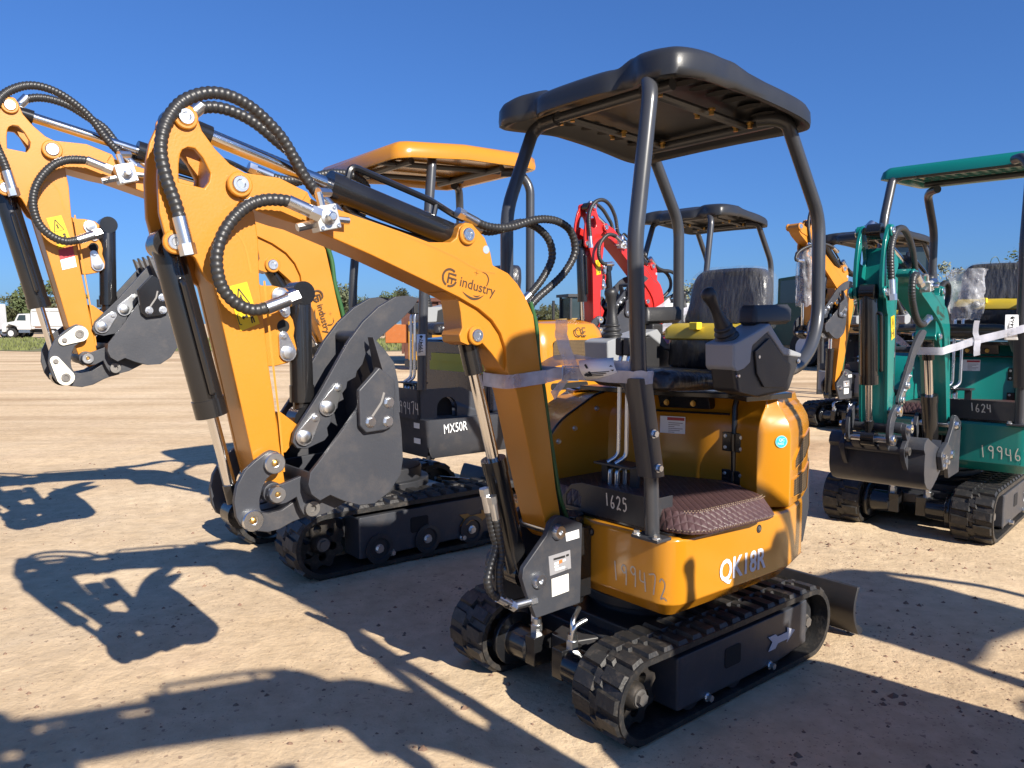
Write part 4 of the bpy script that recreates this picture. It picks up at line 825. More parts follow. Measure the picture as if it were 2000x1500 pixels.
def house_mx(c,root):
    """larger grey-skirted body set back on its tracks (given in the machine's own metres)"""
    XF[0]=lambda p:Vector(p); G=grey(); Y=yellowg()
    def pl(x0,x1,hw,d=0,r=.1): return inset2(rrect(x0,x1,-hw,hw,r),d)
    m=MB(); m.rings([[(x,y,z) for x,y in pl(-1.05,-.04,.56,d,.03)] for d,z in ((.06,.60),(.045,.625),(.012,.70),(0,.86))]); sk=build('body_skirt',m,G,root,bev=.006,ang=30)
    text('model_lettering','MX50R',.088,(-.165,.5615,.765),(-1,0,.06),(0,0,1),white(),sk,bold=0,sx=.70)
    b=MB()
    for z,x0,x1 in ((.80,.40,.47),(.70,.40,.48)): b.add([(-.0388,x0,z),(-.0388,x1,z),(-.0388,x1,z+.035),(-.0388,x0,z+.035)],[(0,1,2,3)])
    build('small_label',b,offw(),sk)
    b=MB(); b.xz([(-.02,.86),(-.02,1.055),(-.36,1.055),(-.52,.98),(-.58,.86)],.47,.50,[[(x,z) for x,z in ([(-.155,.865),(-.315,.865),(-.315,.93)]+[(-.235+.08*math.cos(R(a)),.93+.07*math.sin(R(a))) for a in range(180,-1,-20)])]]); b.box(-.03,-.02,-.30,.50,.86,1.055); b.box(-.55,-.03,-.3,.47,.862,.87)
    kp=build('step_box',b,G,root,bev=.003); hand('chalk_number','199474',.08,(-.0185,.21,.885),(0,1,.02),(0,-.1,1),chalk(),kp,(1,0,0),.006)
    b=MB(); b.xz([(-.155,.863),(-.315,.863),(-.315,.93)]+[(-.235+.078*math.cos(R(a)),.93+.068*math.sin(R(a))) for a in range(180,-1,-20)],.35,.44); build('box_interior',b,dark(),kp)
    m=MB(); m.xz([(-.62,.86),(-.62,1.36),(-1.25,1.40),(-1.25,.86)],-.5,.44); build('seat_base',m,mat('navy_black_paint',(.014,.018,.034),.25,coat=.4),root,bev=.02)
    b=MB(); b.box(-.62,-.60,-.25,.25,1.20,1.26); b.box(-.6205,-.6185,-.30,.40,1.13,1.20); build('yellow_label',b,mat('olive_yellow',(.40,.40,.03),.5),root)
    m=MB(); m.rings([[(x,y,z) for x,y in pl(-1.72,-.92,.58,d,.16)] for d,z in ((.03,.62),(.0,.70),(0,1.30),(.03,1.42),(.08,1.48),(.2,1.51))]); hd=build('engine_hood',m,Y,root,bev=.012,ang=40)
    fl=MB(); fl.xz(rrect(-1.55,-1.10,1.22,1.36,.04),.578,.5835); g=build('grille_screen',fl,mat_mesh(),hd); fl=MB(); fl.xz(rrect(-1.45,-1.08,1.0,1.05,.02),.578,.5835); build('hood_slot',fl,dark(),hd)
    text('hood_lettering','CE',.10,(-1.32,.5755,1.385),(-1,0,0),(0,-.2,1),brown(),hd)
    m=MB(); m.rings([[(x,y,z) for x,y in pl(-1.75,-1.3,.59,d,.2)] for d,z in ((.03,.60),(.0,.66),(0,.98),(.02,1.0))]); build('counterweight',m,G,root,bev=.01)
    # seat, consoles, levers
    XF[0]=lambda p:Vector((p[0]-.60,p[1],p[2]+.19)); seat(root,-.05,.0,band=False,wrapc=False); console(root,1,.27,.42); console(root,-1,-.42,-.27)
    XF[0]=lambda p:Vector((p[0]-.30,p[1],p[2]+.20)); levers(root,.15,.22)
    m=post()
    XF[0]=lambda p:Vector(p)
    for pts in ([(-.04,.50,1.055),(-.06,.50,1.7),(-.13,.50,2.50),(-.17,.44,2.54)],[(-.08,-.50,.86),(-.08,-.50,1.75),(-.16,-.50,2.56),(-.2,-.44,2.57)],[(-.95,.50,1.30),(-.95,.50,2.44),(-.90,.44,2.54),(-.8,.36,2.54)],[(-1.05,-.50,1.30),(-1.05,-.50,2.44),(-1.0,-.44,2.56),(-.9,-.36,2.56)]):
        t=MB(); t.tube(fillet(pts,.10),.031,16); build('canopy_post',t,m,root,ang=60)
    t=MB(); t.tube([(-.95,.50,1.62),(-1.06,.20,1.62),(-1.06,-.5,1.62)],.02,10); build('cross_rail',t,m,root)
    XF[0]=lambda p:Vector((p[0]*1.05-.36,p[1]*1.04,p[2]+.25)); canopy_roof(root,yellowg(),'slab')
# ---------------------------------------------------------------- ground
def ground_mat():
    m=bpy.data.materials.new('sandy_ground'); m.use_nodes=True; t=m.node_tree; b=t.nodes['Principled BSDF']; L=t.links.new
    g=t.nodes.new('ShaderNodeNewGeometry'); P=g.outputs['Position']
    def noi(sc,det=4,rough=.55,vec=None,st=None):
        n=t.nodes.new('ShaderNodeTexNoise'); n.inputs['Scale'].default_value=sc; n.inputs['Detail'].default_value=det; n.inputs['Roughness'].default_value=rough
        if st:
            mp=t.nodes.new('ShaderNodeMapping'); mp.inputs['Scale'].default_value=st[0]; mp.inputs['Rotation'].default_value=(0,0,R(st[1])); L(P,mp.inputs['Vector']); L(mp.outputs['Vector'],n.inputs['Vector'])
        else: L(P,n.inputs['Vector'])
        return n.outputs['Fac']
    def ramp(f,stops):
        r=t.nodes.new('ShaderNodeValToRGB'); e=r.color_ramp.elements
        while len(e)<len(stops): e.new(.5)
        for i,(p,c) in enumerate(stops): e[i].position=p; e[i].color=(*c,1)
        L(f,r.inputs['Fac']); return r.outputs['Color']
    def mix(f,a,bb,mode='MIX'):
        x=t.nodes.new('ShaderNodeMix'); x.data_type='RGBA'; x.blend_type=mode
        for s,v in (('Factor',f),('A',a),('B',bb)):
            if isinstance(v,(int,float)): x.inputs[s].default_value=v
            elif isinstance(v,tuple): x.inputs[s].default_value=(*v,1)
            else: L(v,x.inputs[s])
        return x.outputs['Result']
    base=ramp(noi(.55,6,.6),[(.3,(.51,.382,.240)),(.5,(.575,.443,.290)),(.72,(.64,.513,.350))])
    fine=ramp(noi(9,6,.65),[(.25,(.80,.77,.74)),(.7,(1.12,1.1,1.08))]); base=mix(1.,base,fine,'MULTIPLY')
    # wheel-rut streaks running across the yard further off
    rut=ramp(noi(1.,6,.65,st=((.05,.62,1),6)),[(.36,(.74,.67,.61)),(.52,(1.08,1.07,1.05)),(.7,(1.25,1.24,1.22))])
    sep=t.nodes.new('ShaderNodeSeparateXYZ'); L(P,sep.inputs[0])
    mr=t.nodes.new('ShaderNodeMapRange'); mr.inputs['From Min'].default_value=5.5; mr.inputs['From Max'].default_value=10; L(sep.outputs['Y'],mr.inputs['Value'])
    base=mix(mr.outputs['Result'],base,mix(1.,base,rut,'MULTIPLY'))
    # reddish dry patches
    base=mix(ramp(noi(1.1,3),[(.58,(0,0,0)),(.8,(.28,.28,.28))]),base,(.46,.28,.185))
    # dark specks of crumbled clay, patchy
    def specks(sc,th,amt,ps):
        v=t.nodes.new('ShaderNodeTexVoronoi'); v.inputs['Scale'].default_value=sc; v.inputs['Randomness'].default_value=1
        mp=t.nodes.new('ShaderNodeMapping'); mp.inputs['Scale'].default_value=(1,1.25,1); wn=t.nodes.new('ShaderNodeTexNoise'); wn.inputs['Scale'].default_value=sc*1.5; L(P,wn.inputs['Vector'])
        ad=t.nodes.new('ShaderNodeMix'); ad.data_type='RGBA'; ad.inputs['Factor'].default_value=.035; L(P,ad.inputs['A']); L(wn.outputs['Color'],ad.inputs['B']); L(ad.outputs['Result'],v.inputs['Vector'])
        wt=t.nodes.new('ShaderNodeSeparateColor'); L(v.outputs['Color'],wt.inputs[0])
        r=t.nodes.new('ShaderNodeMath'); r.operation='MULTIPLY'; L(wt.outputs[0],r.inputs[0]); r.inputs[1].default_value=th
        lt=t.nodes.new('ShaderNodeMath'); lt.operation='LESS_THAN'; L(v.outputs['Distance'],lt.inputs[0]); L(r.outputs[0],lt.inputs[1])
        pz=t.nodes.new('ShaderNodeMath'); pz.operation='MULTIPLY'; L(lt.outputs[0],pz.inputs[0])
        pr=t.nodes.new('ShaderNodeMapRange'); pr.inputs['From Min'].default_value=.42; pr.inputs['From Max'].default_value=.6; pr.inputs['To Min'].default_value=.12; pr.inputs['To Max'].default_value=amt; L(noi(ps,3),pr.inputs['Value']); L(pr.outputs['Result'],pz.inputs[1])
        return pz.outputs[0]
    base=mix(specks(24,.26,.70,.9),base,(.22,.145,.105)); base=mix(specks(58,.34,.62,1.7),base,(.27,.18,.125))
    L(base,b.inputs['Base Color']); b.inputs['Roughness'].default_value=.95; b.inputs['Specular IOR Level'].default_value=.15
    n1=noi(7,8,.65); n2=noi(38,5,.7); a=t.nodes.new('ShaderNodeMath'); a.operation='MULTIPLY_ADD'; L(n2,a.inputs[0]); a.inputs[1].default_value=.35; L(n1,a.inputs[2])
    bp=t.nodes.new('ShaderNodeBump'); bp.inputs['Strength'].default_value=.45; bp.inputs['Distance'].default_value=.032; L(a.outputs[0],bp.inputs['Height']); L(bp.outputs['Normal'],b.inputs['Normal'])
    return m
def gh(x,y):
    d=math.hypot(x,y-4); k=max(0,1-d/26)
    n=noise.fractal(Vector((x*.9,y*.9,0)),1,2,4)*.016+noise.noise(Vector((x*5,y*5,4)))*.005
    f=noise.noise(Vector((x*.12,y*.5,9)))*.05*min(1,max(0,(y-9)/6))*k
    return (n*k+f)-.012*k
def axis(lo,hi,f0,f1,step):
    a=[]; x=f0
    while x<=f1: a.append(x); x+=step
    s=step; x=f1
    while x<hi: s*=1.22; x+=s; a.append(min(x,hi))
    s=step; x=f0; b=[]
    while x>lo: s*=1.22; x-=s; b.append(max(x,lo))
    return b[::-1]+a
xs=axis(-2500,2500,-5.5,6.5,.055); ys=axis(-40,3500,1.2,10,.055)
mb=MB(); mb.v=[Vector((x,y,gh(x,y) if abs(x)<30 and -26<y<34 else 0)) for y in ys for x in xs]; nx_=len(xs)
mb.f=[[j*nx_+i,j*nx_+i+1,(j+1)*nx_+i+1,(j+1)*nx_+i] for j in range(len(ys)-1) for i in range(nx_-1)]
def raw_build(name,mb,m,parent=None,smooth=True):
    me=bpy.data.meshes.new(name); me.from_pydata([tuple(v) for v in mb.v],[],mb.f)
    if smooth: me.polygons.foreach_set('use_smooth',[True]*len(me.polygons))
    if m: me.materials.append(m)
    o=bpy.data.objects.new(name,me); COL.objects.link(o)
    if parent: o.parent=parent
    return o
g=raw_build('ground',mb,ground_mat()); g['kind']='structure'
# loose clay crumbs near the camera
mb=MB(); rc=random.Random(3)
for i in range(5200):
    if i%3: y=1.6+rc.random()**1.7*7; x=rc.uniform(-.72,.72)*(y+1)
    else:
        y=1.8+rc.random()*3.5; x=rc.uniform(.5,3.0)
    if noise.noise(Vector((x*1.1,y*1.1,2)))<-.1 and rc.random()<.75: continue
    s=.0028+.010*rc.random()**5+(.012 if rc.random()<.008 else 0); z=gh(x,y)+s*.25; a=rc.random()*6.28; ps=[]
    for k in range(5): t=a+k*1.2566; rr=s*rc.uniform(.7,1.3); ps.append((x+rr*1.25*math.cos(t),y+rr*math.sin(t),z-s*.35))
    ps.append((x+s*.2*rc.uniform(-1,1),y,z+s*rc.uniform(.45,.9))); mb.add(ps,[(k,(k+1)%5,5) for k in range(5)])
tag(raw_build('clay_crumbs',mb,mat('clay_crumb',(.20,.125,.085),.95,vary=.35,scale=3),smooth=False),'small dark clay crumbs scattered over the sand around the machines','crumbs',kind='stuff')
# ---------------------------------------------------------------- machines
def S_(f): return f
MXS=dict(boom=sim2(PIN['armpiv'],PIN['cyltop'],(1.912,2.365),(.758,1.839)),arm=sim2(PIN['armtop'],PIN['tip'],(2.085,2.557),(1.80,1.298)),bucket=sim2(PIN['tip'],PIN['cutc'],(1.80,1.298),(1.469,1.588)),clink=sim2(PIN['arml'],PIN['bclow'],(1.831,1.427),(1.903,1.202)),thumb=sim2(PIN['thpin'],PIN['thpin2'],(1.719,1.464),(1.608,1.557)))
LOGO=dict(o=(1.098,.0712,1.633),u=(-.977,0,-.213),h=.0455,vflip=-1)
excavator(dict(name='mini_excavator',label='yellow mini excavator with black canopy, brown floor mat and QK18R on its side',o=(.5917,3.3469),yaw=-140.3,paint=yellow,gloss=yellowg(),logo=LOGO,letters='QK18R',chalk_front='199472',chalk_kick='1625',group='mini excavators in the yard'))
excavator(dict(name='mini_excavator',label='yellow mini excavator with yellow canopy and grey skirt lettered MX50R, behind the front boom',o=(-.925,5.29),yaw=-141,s=1.24,paint=yellow,sims=MXS,foot=(.16,.86),up=(0,0,0),house=house_mx,open_rollers=True,arrowm=lambda:mat('orange_arrow',(.42,.20,.04),.5),red_decal=True,keepers=True,no_c=False,valve_arm=False,black_cutter=True,plates=False,logo=dict(o=(.475,.0955,1.655),u=(-.27,0,-.963),h=.056,vflip=-1,xf=lambda p:Vector((p[0],p[1]+.0,p[2]))),group='mini excavators in the yard'))
GS=dict(boom=sim2(PIN['armpiv'],PIN['foot'],(1.693,1.77),(.714,.752)),arm=sim2(PIN['armtop'],PIN['tip'],(2.084,1.987),(1.985,.894)),bucket=sim2(PIN['tip'],PIN['cutc'],(1.985,.894),(1.985-.395*math.cos(R(32)),.894-.395*math.sin(R(32)))))
excavator(dict(name='mini_excavator',label='teal green mini excavator with flat green canopy at the right edge, chalked 199468',o=(3.311,5.957),yaw=-133,s=1.13,up=(0,.17,0),paint=teal,bw=1.35,sims=GS,foot=(.80,.60),roof='flat',roofmat=teal,chalk_front='199468',chalk_kick='1624',logo=LOGO,arm_decal=True,plates=False,group='mini excavators in the yard'))
RS=dict(boom=sim2(PIN['armpiv'],PIN['armcylb'],(1.881,2.445),(1.083,2.097)),arm=sim2(PIN['armtop'],PIN['tip'],(2.055,2.636),(2.007,1.414)),thumb=sim2(PIN['thpin'],PIN['thpin2'],(1.745,1.621),(1.638,1.691)))
excavator(dict(name='mini_excavator',label='red mini excavator with black canopy, seen through the posts of the nearest machine',o=(2.256,9.191),yaw=-137,s=1.14,up=(.0,0,0),paint=redp,sims=RS,foot=(.95,.72),group='mini excavators in the yard'))
YS=dict(boom=sim2(PIN['armcylb'],PIN['foot'],(.775,2.227),(.866,.653)),arm=sim2(PIN['armtop'],PIN['tip'],(1.40,2.816),(1.39,1.426)))
excavator(dict(name='mini_excavator',label='yellow mini excavator with light grey skirt and black canopy, between the red and green ones',o=(5.168,11.088),yaw=-149,s=1.13,paint=yellow,skirt=lgrey(),gloss=greyd(),sims=YS,foot=(.92,.50),group='mini excavators in the yard'))
NS=dict(boom=sim2(PIN['armpiv'],PIN['armcylb'],(2.16,2.24),(1.32,2.20)),arm=sim2(PIN['armtop'],PIN['tip'],(2.30,2.40),(2.20,1.22)))
excavator(dict(name='mini_excavator',label='yellow mini excavator beside the camera whose boom shadow crosses the near sand',o=(2.444,1.115),yaw=-140.3,s=1.16,up=(.33,0,0),paint=yellow,sims=NS,foot=(1.1,.75),hoses=False,gloss=yellowg(),group='mini excavators in the yard'))
N2=excavator(dict(name='mini_excavator',label='grey skirted yellow mini excavator right of the camera whose canopy shadow falls behind the blade',o=(4.55,.92),yaw=-140.3,s=1.0,paint=yellow,skirt=grey(),gloss=greyd(),group='mini excavators in the yard'))
# ---------------------------------------------------------------- straps, tags and plastic film (things of their own)
def frame(o,yaw):
    c_,s_=math.cos(R(yaw)),math.sin(R(yaw)); return lambda p: Vector((o[0]+p[0]*c_-p[1]*s_,o[1]+p[0]*s_+p[1]*c_,p[2]))
FM=frame((.5917,3.3469),-140.3); FX=frame((-.925,5.29),-141); FG=frame((3.311,5.957),-133); FY=frame((5.168,11.088),-149); FR=frame((2.256,9.191),-137)
def band(mb,pts,w,th=.0012,F=FM,closed=False,tilt=None,ax=None):
    """flat webbing: pts are (x,y,z) local centre points; width runs vertically (plus tilt)"""
    P=[Vector(p) for p in pts]; n=len(P); rs=[]
    for i,p in enumerate(P):
        t=(P[(i+1)%n if closed else min(i+1,n-1)]-P[i-1 if (closed or i) else 0]); t.normalize()
        up=Vector(ax or (0,0,1)); up=up-t*up.dot(t); up.normalize(); s_=t.cross(up)
        a=tilt(i/(n-1)) if tilt else 0
        up2=up*math.cos(a)+s_*math.sin(a); nn=t.cross(up2)
        rs.append([F(p+up2*w/2+nn*th),F(p-up2*w/2+nn*th),F(p-up2*w/2-nn*th),F(p+up2*w/2-nn*th)])
    k=len(rs); vs=[q for r_ in rs for q in r_]; fs=[]
    for i in range(k if closed else k-1):
        for j in range(4): a=i*4+j; b=i*4+(j+1)%4; c2=((i+1)%k)*4; fs.append((a,b,c2+(j+1)%4,c2+j))
    if not closed: fs+=[(0,1,2,3),tuple(range((k-1)*4,k*4))[::-1]]
    mb.add(vs,fs)
webm=mat('white_webbing',(.55,.55,.62),.5,vary=.08,scale=40,bump=.25,bscale=300,trans=.52)
def wrinkle(pts,a=.004): return [(p[0]+a*noise.noise(Vector((i*.31,1.3,0))),p[1]+a*noise.noise(Vector((i*.31,5.2,0))),p[2]+a*noise.noise(Vector((i*.31,9.1,0)))) for i,p in enumerate(pts)]
root=thing('tie_strap','white webbing strap tying the front boom to the canopy post above the mat','strap',FM((.62,.2,1.29)))
mi=root.matrix_basis.inverted() if False else Matrix.Translation(-root.location)
LOC=lambda p: mi@Vector(p)
def lbuild(name,mb,m,par,**k): return build1(name,mb,m,par,xf=LOC,**k)
mb=MB(); e_=.0745
band(mb,catmull([(.664,e_,1.283),(.74,e_,1.278),(.83,e_,1.272),(.858,.05,1.272),(.858,-.05,1.275),(.83,-e_,1.28),(.74,-e_,1.285),(.655,-e_,1.29),(.640,-.02,1.29)],4),.05)
band(mb,wrinkle(catmull([(.664,e_,1.283),(.645,.12,1.295),(.62,.185,1.30),(.60,.26,1.295),(.57,.36,1.293),(.563,.405,1.293),(.54,.442,1.293),(.50,.446,1.293)],6)),.046,tilt=lambda t:.25*math.sin(3*t))
band(mb,wrinkle(catmull([(.640,-.02,1.29),(.62,.10,1.345),(.575,.26,1.335),(.540,.37,1.325),(.50,.372,1.31),(.482,.40,1.30),(.50,.446,1.293)],6)),.040)
tr=lbuild('strap_webbing',mb,webm,root)
mb=MB(); band(mb,wrinkle(catmull([(.62,.18,1.30),(.64,.155,1.37),(.655,.145,1.44),(.66,.15,1.49)],6),.006),.045,ax=(-.6,.8,.1),tilt=lambda t:.5*t)
band(mb,wrinkle(catmull([(.63,.17,1.30),(.66,.155,1.26),(.70,.15,1.22)],6),.005),.042,ax=(.2,.5,.8),tilt=lambda t:.3*t)
lbuild('strap_tail',mb,webm,root)
mb=MB(); P=[FM((.627+dx_*.02,.165+dy_*.02,1.298+dz_*.026)) for dx_,dy_,dz_ in ((1,-1,-1),(-1,1,-1),(-1,1,1),(1,-1,1))]
mb.tube(P+[P[0]],.004,8); lbuild('strap_buckle',mb,zinc(),root)
def lot_tag(F,org,u,v,w,h,label,digits,size,par=None,side=1,fold=0.):
    O=F(org); r_=thing('lot_tag',label,'tag',O); loc=lambda p: Vector(p)-O
    U=(F(tuple(org[i]+u[i] for i in range(3)))-O).normalized(); V=(F(tuple(org[i]+v[i] for i in range(3)))-O).normalized(); N=U.cross(V)
    mb=MB(); g=6; vs=[]
    for i in range(g+1):
        a=i/g-.5; off=N*(fold*(a*a*4))
        vs+=[O+U*(a*w)-V*(h/2)+off,O+U*(a*w)+V*(h/2)+off]
    mb.add(vs,[(2*i,2*i+2,2*i+3,2*i+1) for i in range(g)]); b=build1('tag_paper',mb,white(),r_,xf=loc); so_=b.modifiers.new('thickness','SOLIDIFY'); so_.thickness=.0008; so_.offset=-1
    text('tag_lettering',digits,size,O-V*(h*.36)-U*(-size*.36)+N*.0015,V,-U,ink(),b,xf=loc,bold=.02)
    mb=MB()
    for k in range(3): mb.add([O+U*(-w*.33+k*.006)-V*h*.38+N*.0015,O+U*(-w*.33+k*.006)+V*h*(.1+.1*k)+N*.0015,O+U*(-w*.33+k*.006+.003)+V*h*(.1+.1*k)+N*.0015,O+U*(-w*.33+k*.006+.003)-V*h*.38+N*.0015],[(0,1,2,3)])
    build1('tag_print',mb,ink(),b,xf=loc)
    mb=MB(); mb.add([O+U*(w*.0+.012*math.cos(i*1.05))+V*(h*.40)+V*.008*math.sin(i*1.05)+N*.0015 for i in range(6)],[tuple(range(6))]); build1('tag_print',mb,ink(),b,xf=loc)
    return r_
lot_tag(FX,(-.013,.538,1.345),(-1,0,0),(0,0,1),.066,.135,'white paper lot tag numbered 199474 hanging on the front post of the grey skirted machine','199474',.035)
lot_tag(FG,(.66,.585,1.455),(-.75,.65,0),(0,0,1),.10,.165,'white paper lot tag numbered 199468 on the front post of the teal machine','199468',.044)
lot_tag(FM,(.615,.29,1.318),(.2,-.35,1),(-.45,.9,.1),.075,.13,'folded white paper lot tag held under the strap of the nearest machine','7',.06,fold=.03)
# strap on the teal machine
root=thing('tie_strap','white webbing strap tying the teal boom to its canopy post','strap',FG((.9,.3,1.4))); mi=Matrix.Translation(-root.location)
mb=MB(); band(mb,wrinkle(catmull([(1.03,.08,1.30),(1.03,.26,1.30),(.93,.275,1.31),(.80,.42,1.37),(.68,.60,1.43),(.64,.66,1.45),(.58,.68,1.45)],6)),.05,F=FG); band(mb,wrinkle(catmull([(1.03,.08,1.30),(.92,-.02,1.36),(.88,-.12,1.42)],5)),.05,F=FG); lbuild('strap_webbing',mb,webm,root)
mb=MB(); band(mb,wrinkle(catmull([(.80,.42,1.37),(.82,.41,1.43),(.84,.42,1.50)],5)),.035,F=FG,ax=(-.6,.8,.1)); band(mb,wrinkle(catmull([(.80,.42,1.37),(.81,.42,1.31),(.80,.42,1.27)],5)),.04,F=FG,ax=(-.6,.8,.1)); lbuild('strap_tail',mb,webm,root)
root=thing('tie_strap','pale webbing strap across the red boom','strap',FR((.9,.1,1.6))); mi=Matrix.Translation(-root.location)
mb=MB(); band(mb,wrinkle(catmull([(1.06,.095,1.62),(.95,.12,1.67),(.84,.14,1.74)],5)),.055,F=FR); band(mb,wrinkle(catmull([(1.0,.12,1.40),(.9,.2,1.50),(.72,.32,1.64),(.3,.45,1.68)],5)),.07,F=FR); lbuild('strap_webbing',mb,webm,root)
# crumpled clear plastic film
def film(F,c,rx,ry,h,label,seed,taper=.25,group=None,lean=(0,0)):
    O=F(c); r_=None; n=44; m_=26; rs=[]
    for i in range(m_+1):
        t=i/m_; k=1-taper*(t**1.5)+.05*math.sin(9*t+seed); ring=[]
        for j in range(n):
            a=2*math.pi*j/n; q=Vector((math.cos(a)*2.1,math.sin(a)*2.1,t*3.2+seed)); d=1+.26*noise.fractal(q,1,2,4)+.10*abs(noise.noise(q*2.3))
            ring.append(F((c[0]+rx*k*d*math.cos(a)+lean[0]*t,c[1]+ry*k*d*math.sin(a)+lean[1]*t,c[2]+h*(.5-t)+.05*h*noise.noise(q*1.4)))-O)
        rs.append(ring)
    mb=MB(); mb.rings(rs,cap=False); mb.f.append(tuple(range(n)))
    o=build1('plastic_film',mb,wrapm(),None,ang=75); o.location=O; tag(o,label,'plastic film',group); return o
film(FG,(.15,.20,1.69),.08,.115,.37,'clear crumpled plastic bag drawn over the lever beside the teal machine\'s seat',2.,.18)
film(FY,(1.52,.05,2.08),.11,.13,.74,'clear plastic film wrapped round the arm of the grey skirted yellow machine',5.,.1)
# ---------------------------------------------------------------- grass verge and trees far off
gm_=mat('verge_grass_soil',(.155,.15,.06),.95,vary=.45,scale=.35)
mb=MB(); V_=[]
for i in range(41):
    x=-80+i*2.1; V_.append((x,41+1.6*noise.noise(Vector((x*.3,0,0))),.02)); V_.append((x,76+3*noise.noise(Vector((x*.2,7,0))),.02))
mb.add(V_,[(2*i,2*i+2,2*i+3,2*i+1) for i in range(40)]); gs=raw_build('verge',mb,gm_); gs['kind']='structure'
mb=MB(); rg=random.Random(11)
for i in range(15000):
    x=rg.uniform(-62,2); y=42+rg.random()**1.3*33
    if noise.noise(Vector((x*.25,y*.25,3)))<-.25: continue
    h=rg.uniform(.10,.32); a=rg.random()*3.14; w=rg.uniform(.03,.07)*1.5; dx_,dy_=math.cos(a)*w,math.sin(a)*w; l_=rg.uniform(-.1,.1)
    mb.add([(x-dx_,y-dy_,.015),(x+dx_,y+dy_,.015),(x+l_,y+l_*.5,h)],[(0,1,2)])
tag(raw_build('grass',mb,mat('grass_blades',(.135,.15,.045),.8,vary=.5,scale=.6),smooth=False),'short green grass along the far side of the sand','grass',kind='stuff')
def tree_mesh(seed,h,w,n,leaf,flat=False):
    rt=random.Random(seed); tr=MB(); cr=MB()
    top=h*.78
    tr.tube([(0,0,-.1),(.05*h*rt.uniform(-1,1),0,h*.3),(.06*h*rt.uniform(-1,1),.03*h,h*.55),(0,0,top)],[.028*h,.022*h,.014*h,.004*h],7)
    cl=[]
    for i in range(15):
        a=rt.random()*6.28; z=h*rt.uniform(.32,.93); r_=w*.5*math.sqrt(max(.05,1-((z/h-.55)/.5)**2))*rt.uniform(.35,1)
        c_=Vector((r_*math.cos(a),r_*math.sin(a),z)); cl.append((c_,w*rt.uniform(.13,.24)))
        z0=z*.62; tr.tube([(0,0,z0),tuple(c_*.5+Vector((0,0,z0*.5))),tuple(c_)],[.010*h,.006*h,.002*h],5)
    for i in range(n):
        c_,r_=cl[rt.randrange(len(cl))]; d=Vector((rt.gauss(0,1),rt.gauss(0,1),rt.gauss(0,.7))); d.normalize(); p=c_+d*r_*rt.random()**.4
        if p.z<h*.12: continue
        u_=Vector((rt.gauss(0,1),rt.gauss(0,1),rt.gauss(0,1))).normalized(); v_=u_.orthogonal().normalized(); s_=leaf*rt.uniform(.5,1.2)
        cr.add([p+u_*s_,p+v_*s_*.5,p-u_*s_*.8,p-v_*s_*.55],[(0,1,2,3)])
    return tr,cr
def leafm(nm,col):
    m=mat(nm,col,.75,vary=.45,scale=.55,spec=.2); return m
bark=mat('bark',(.10,.075,.055),.9,vary=.3,scale=3)
def mk_tree(seed,h,w,n,leaf,lm,loc,label,group):
    tr,cr=tree_mesh(seed,h,w,n,leaf); r_=thing('tree',label,'tree',loc,0,group)
    raw_build('trunk',tr,bark,r_); raw_build('crown',cr,lm,r_,smooth=False); return r_
lmA=leafm('foliage_green',(.075,.095,.040)); lmB=leafm('foliage_olive',(.105,.115,.060)); lmC=leafm('foliage_pale',(.20,.21,.14))
protos=[mk_tree(50+i,8.5+.8*i,6.5+.7*(i%2),2300,.33,(lmA,lmB,lmB)[i],(0,0,0),'mid green tree in the wood along the far edge of the yard','trees of the far wood') for i in range(3)]
rt=random.Random(5); first=[True]*3
def put(i,x,y,s,label=None,group=None):
    if first[i]: o=protos[i]; first[i]=False
    else: o=copy_tree(protos[i])
    o.location=(x,y,-.1); o.scale=(s*rt.uniform(.9,1.2),s*rt.uniform(.9,1.2),s); o.rotation_euler[2]=rt.random()*6.28
    if label: o['label']=label
    return o
D_=150.
for k in range(30):
    u_=636+k*15.5+rt.uniform(-6,6); d=D_+rt.uniform(-14,20); hh=(.80+.16*math.sin(k*.8)) if u_<960 else .55
    put(k%3,(u_-1000)/1503*d,d,hh*rt.uniform(.85,1.05))
for k in range(12):
    u_=1085+k*24+rt.uniform(-8,8); d=D_+50+rt.uniform(-10,20); put(k%3,(u_-1000)/1503*d,d,.42*rt.uniform(.8,1.1))
for k in range(9):
    u_=150+k*22+rt.uniform(-8,8); d=190+rt.uniform(-10,20); put(k%3,(u_-1000)/1503*d,d,.42*rt.uniform(.7,1.1))
for j,(u_,d,s_,i) in enumerate(((96,108,.86,0),(52,112,.66,1),(128,118,.78,2),(20,125,.45,0))): put(i,(u_-1000)/1503*d,d,s_,'dark green tree rising behind the white trucks','trees behind the trucks')['group']='trees behind the trucks'
mk_tree(77,5.2,3.6,1500,.17,lmC,((1362-1000)/1503*62,62,-.1),'pale grey green tree seen between the posts of the nearest canopy',None)
mk_tree(78,7.2,4.2,1500,.2,lmC,((1850-1000)/1503*70,70,-.1),'pale thin tree behind the dark green plant, right of the teal boom',None)
mk_tree(79,8.6,6.0,2000,.26,lmA,((1995-1000)/1503*72,72,-.1),'dark tree at the right edge beyond the teal canopy post',None)
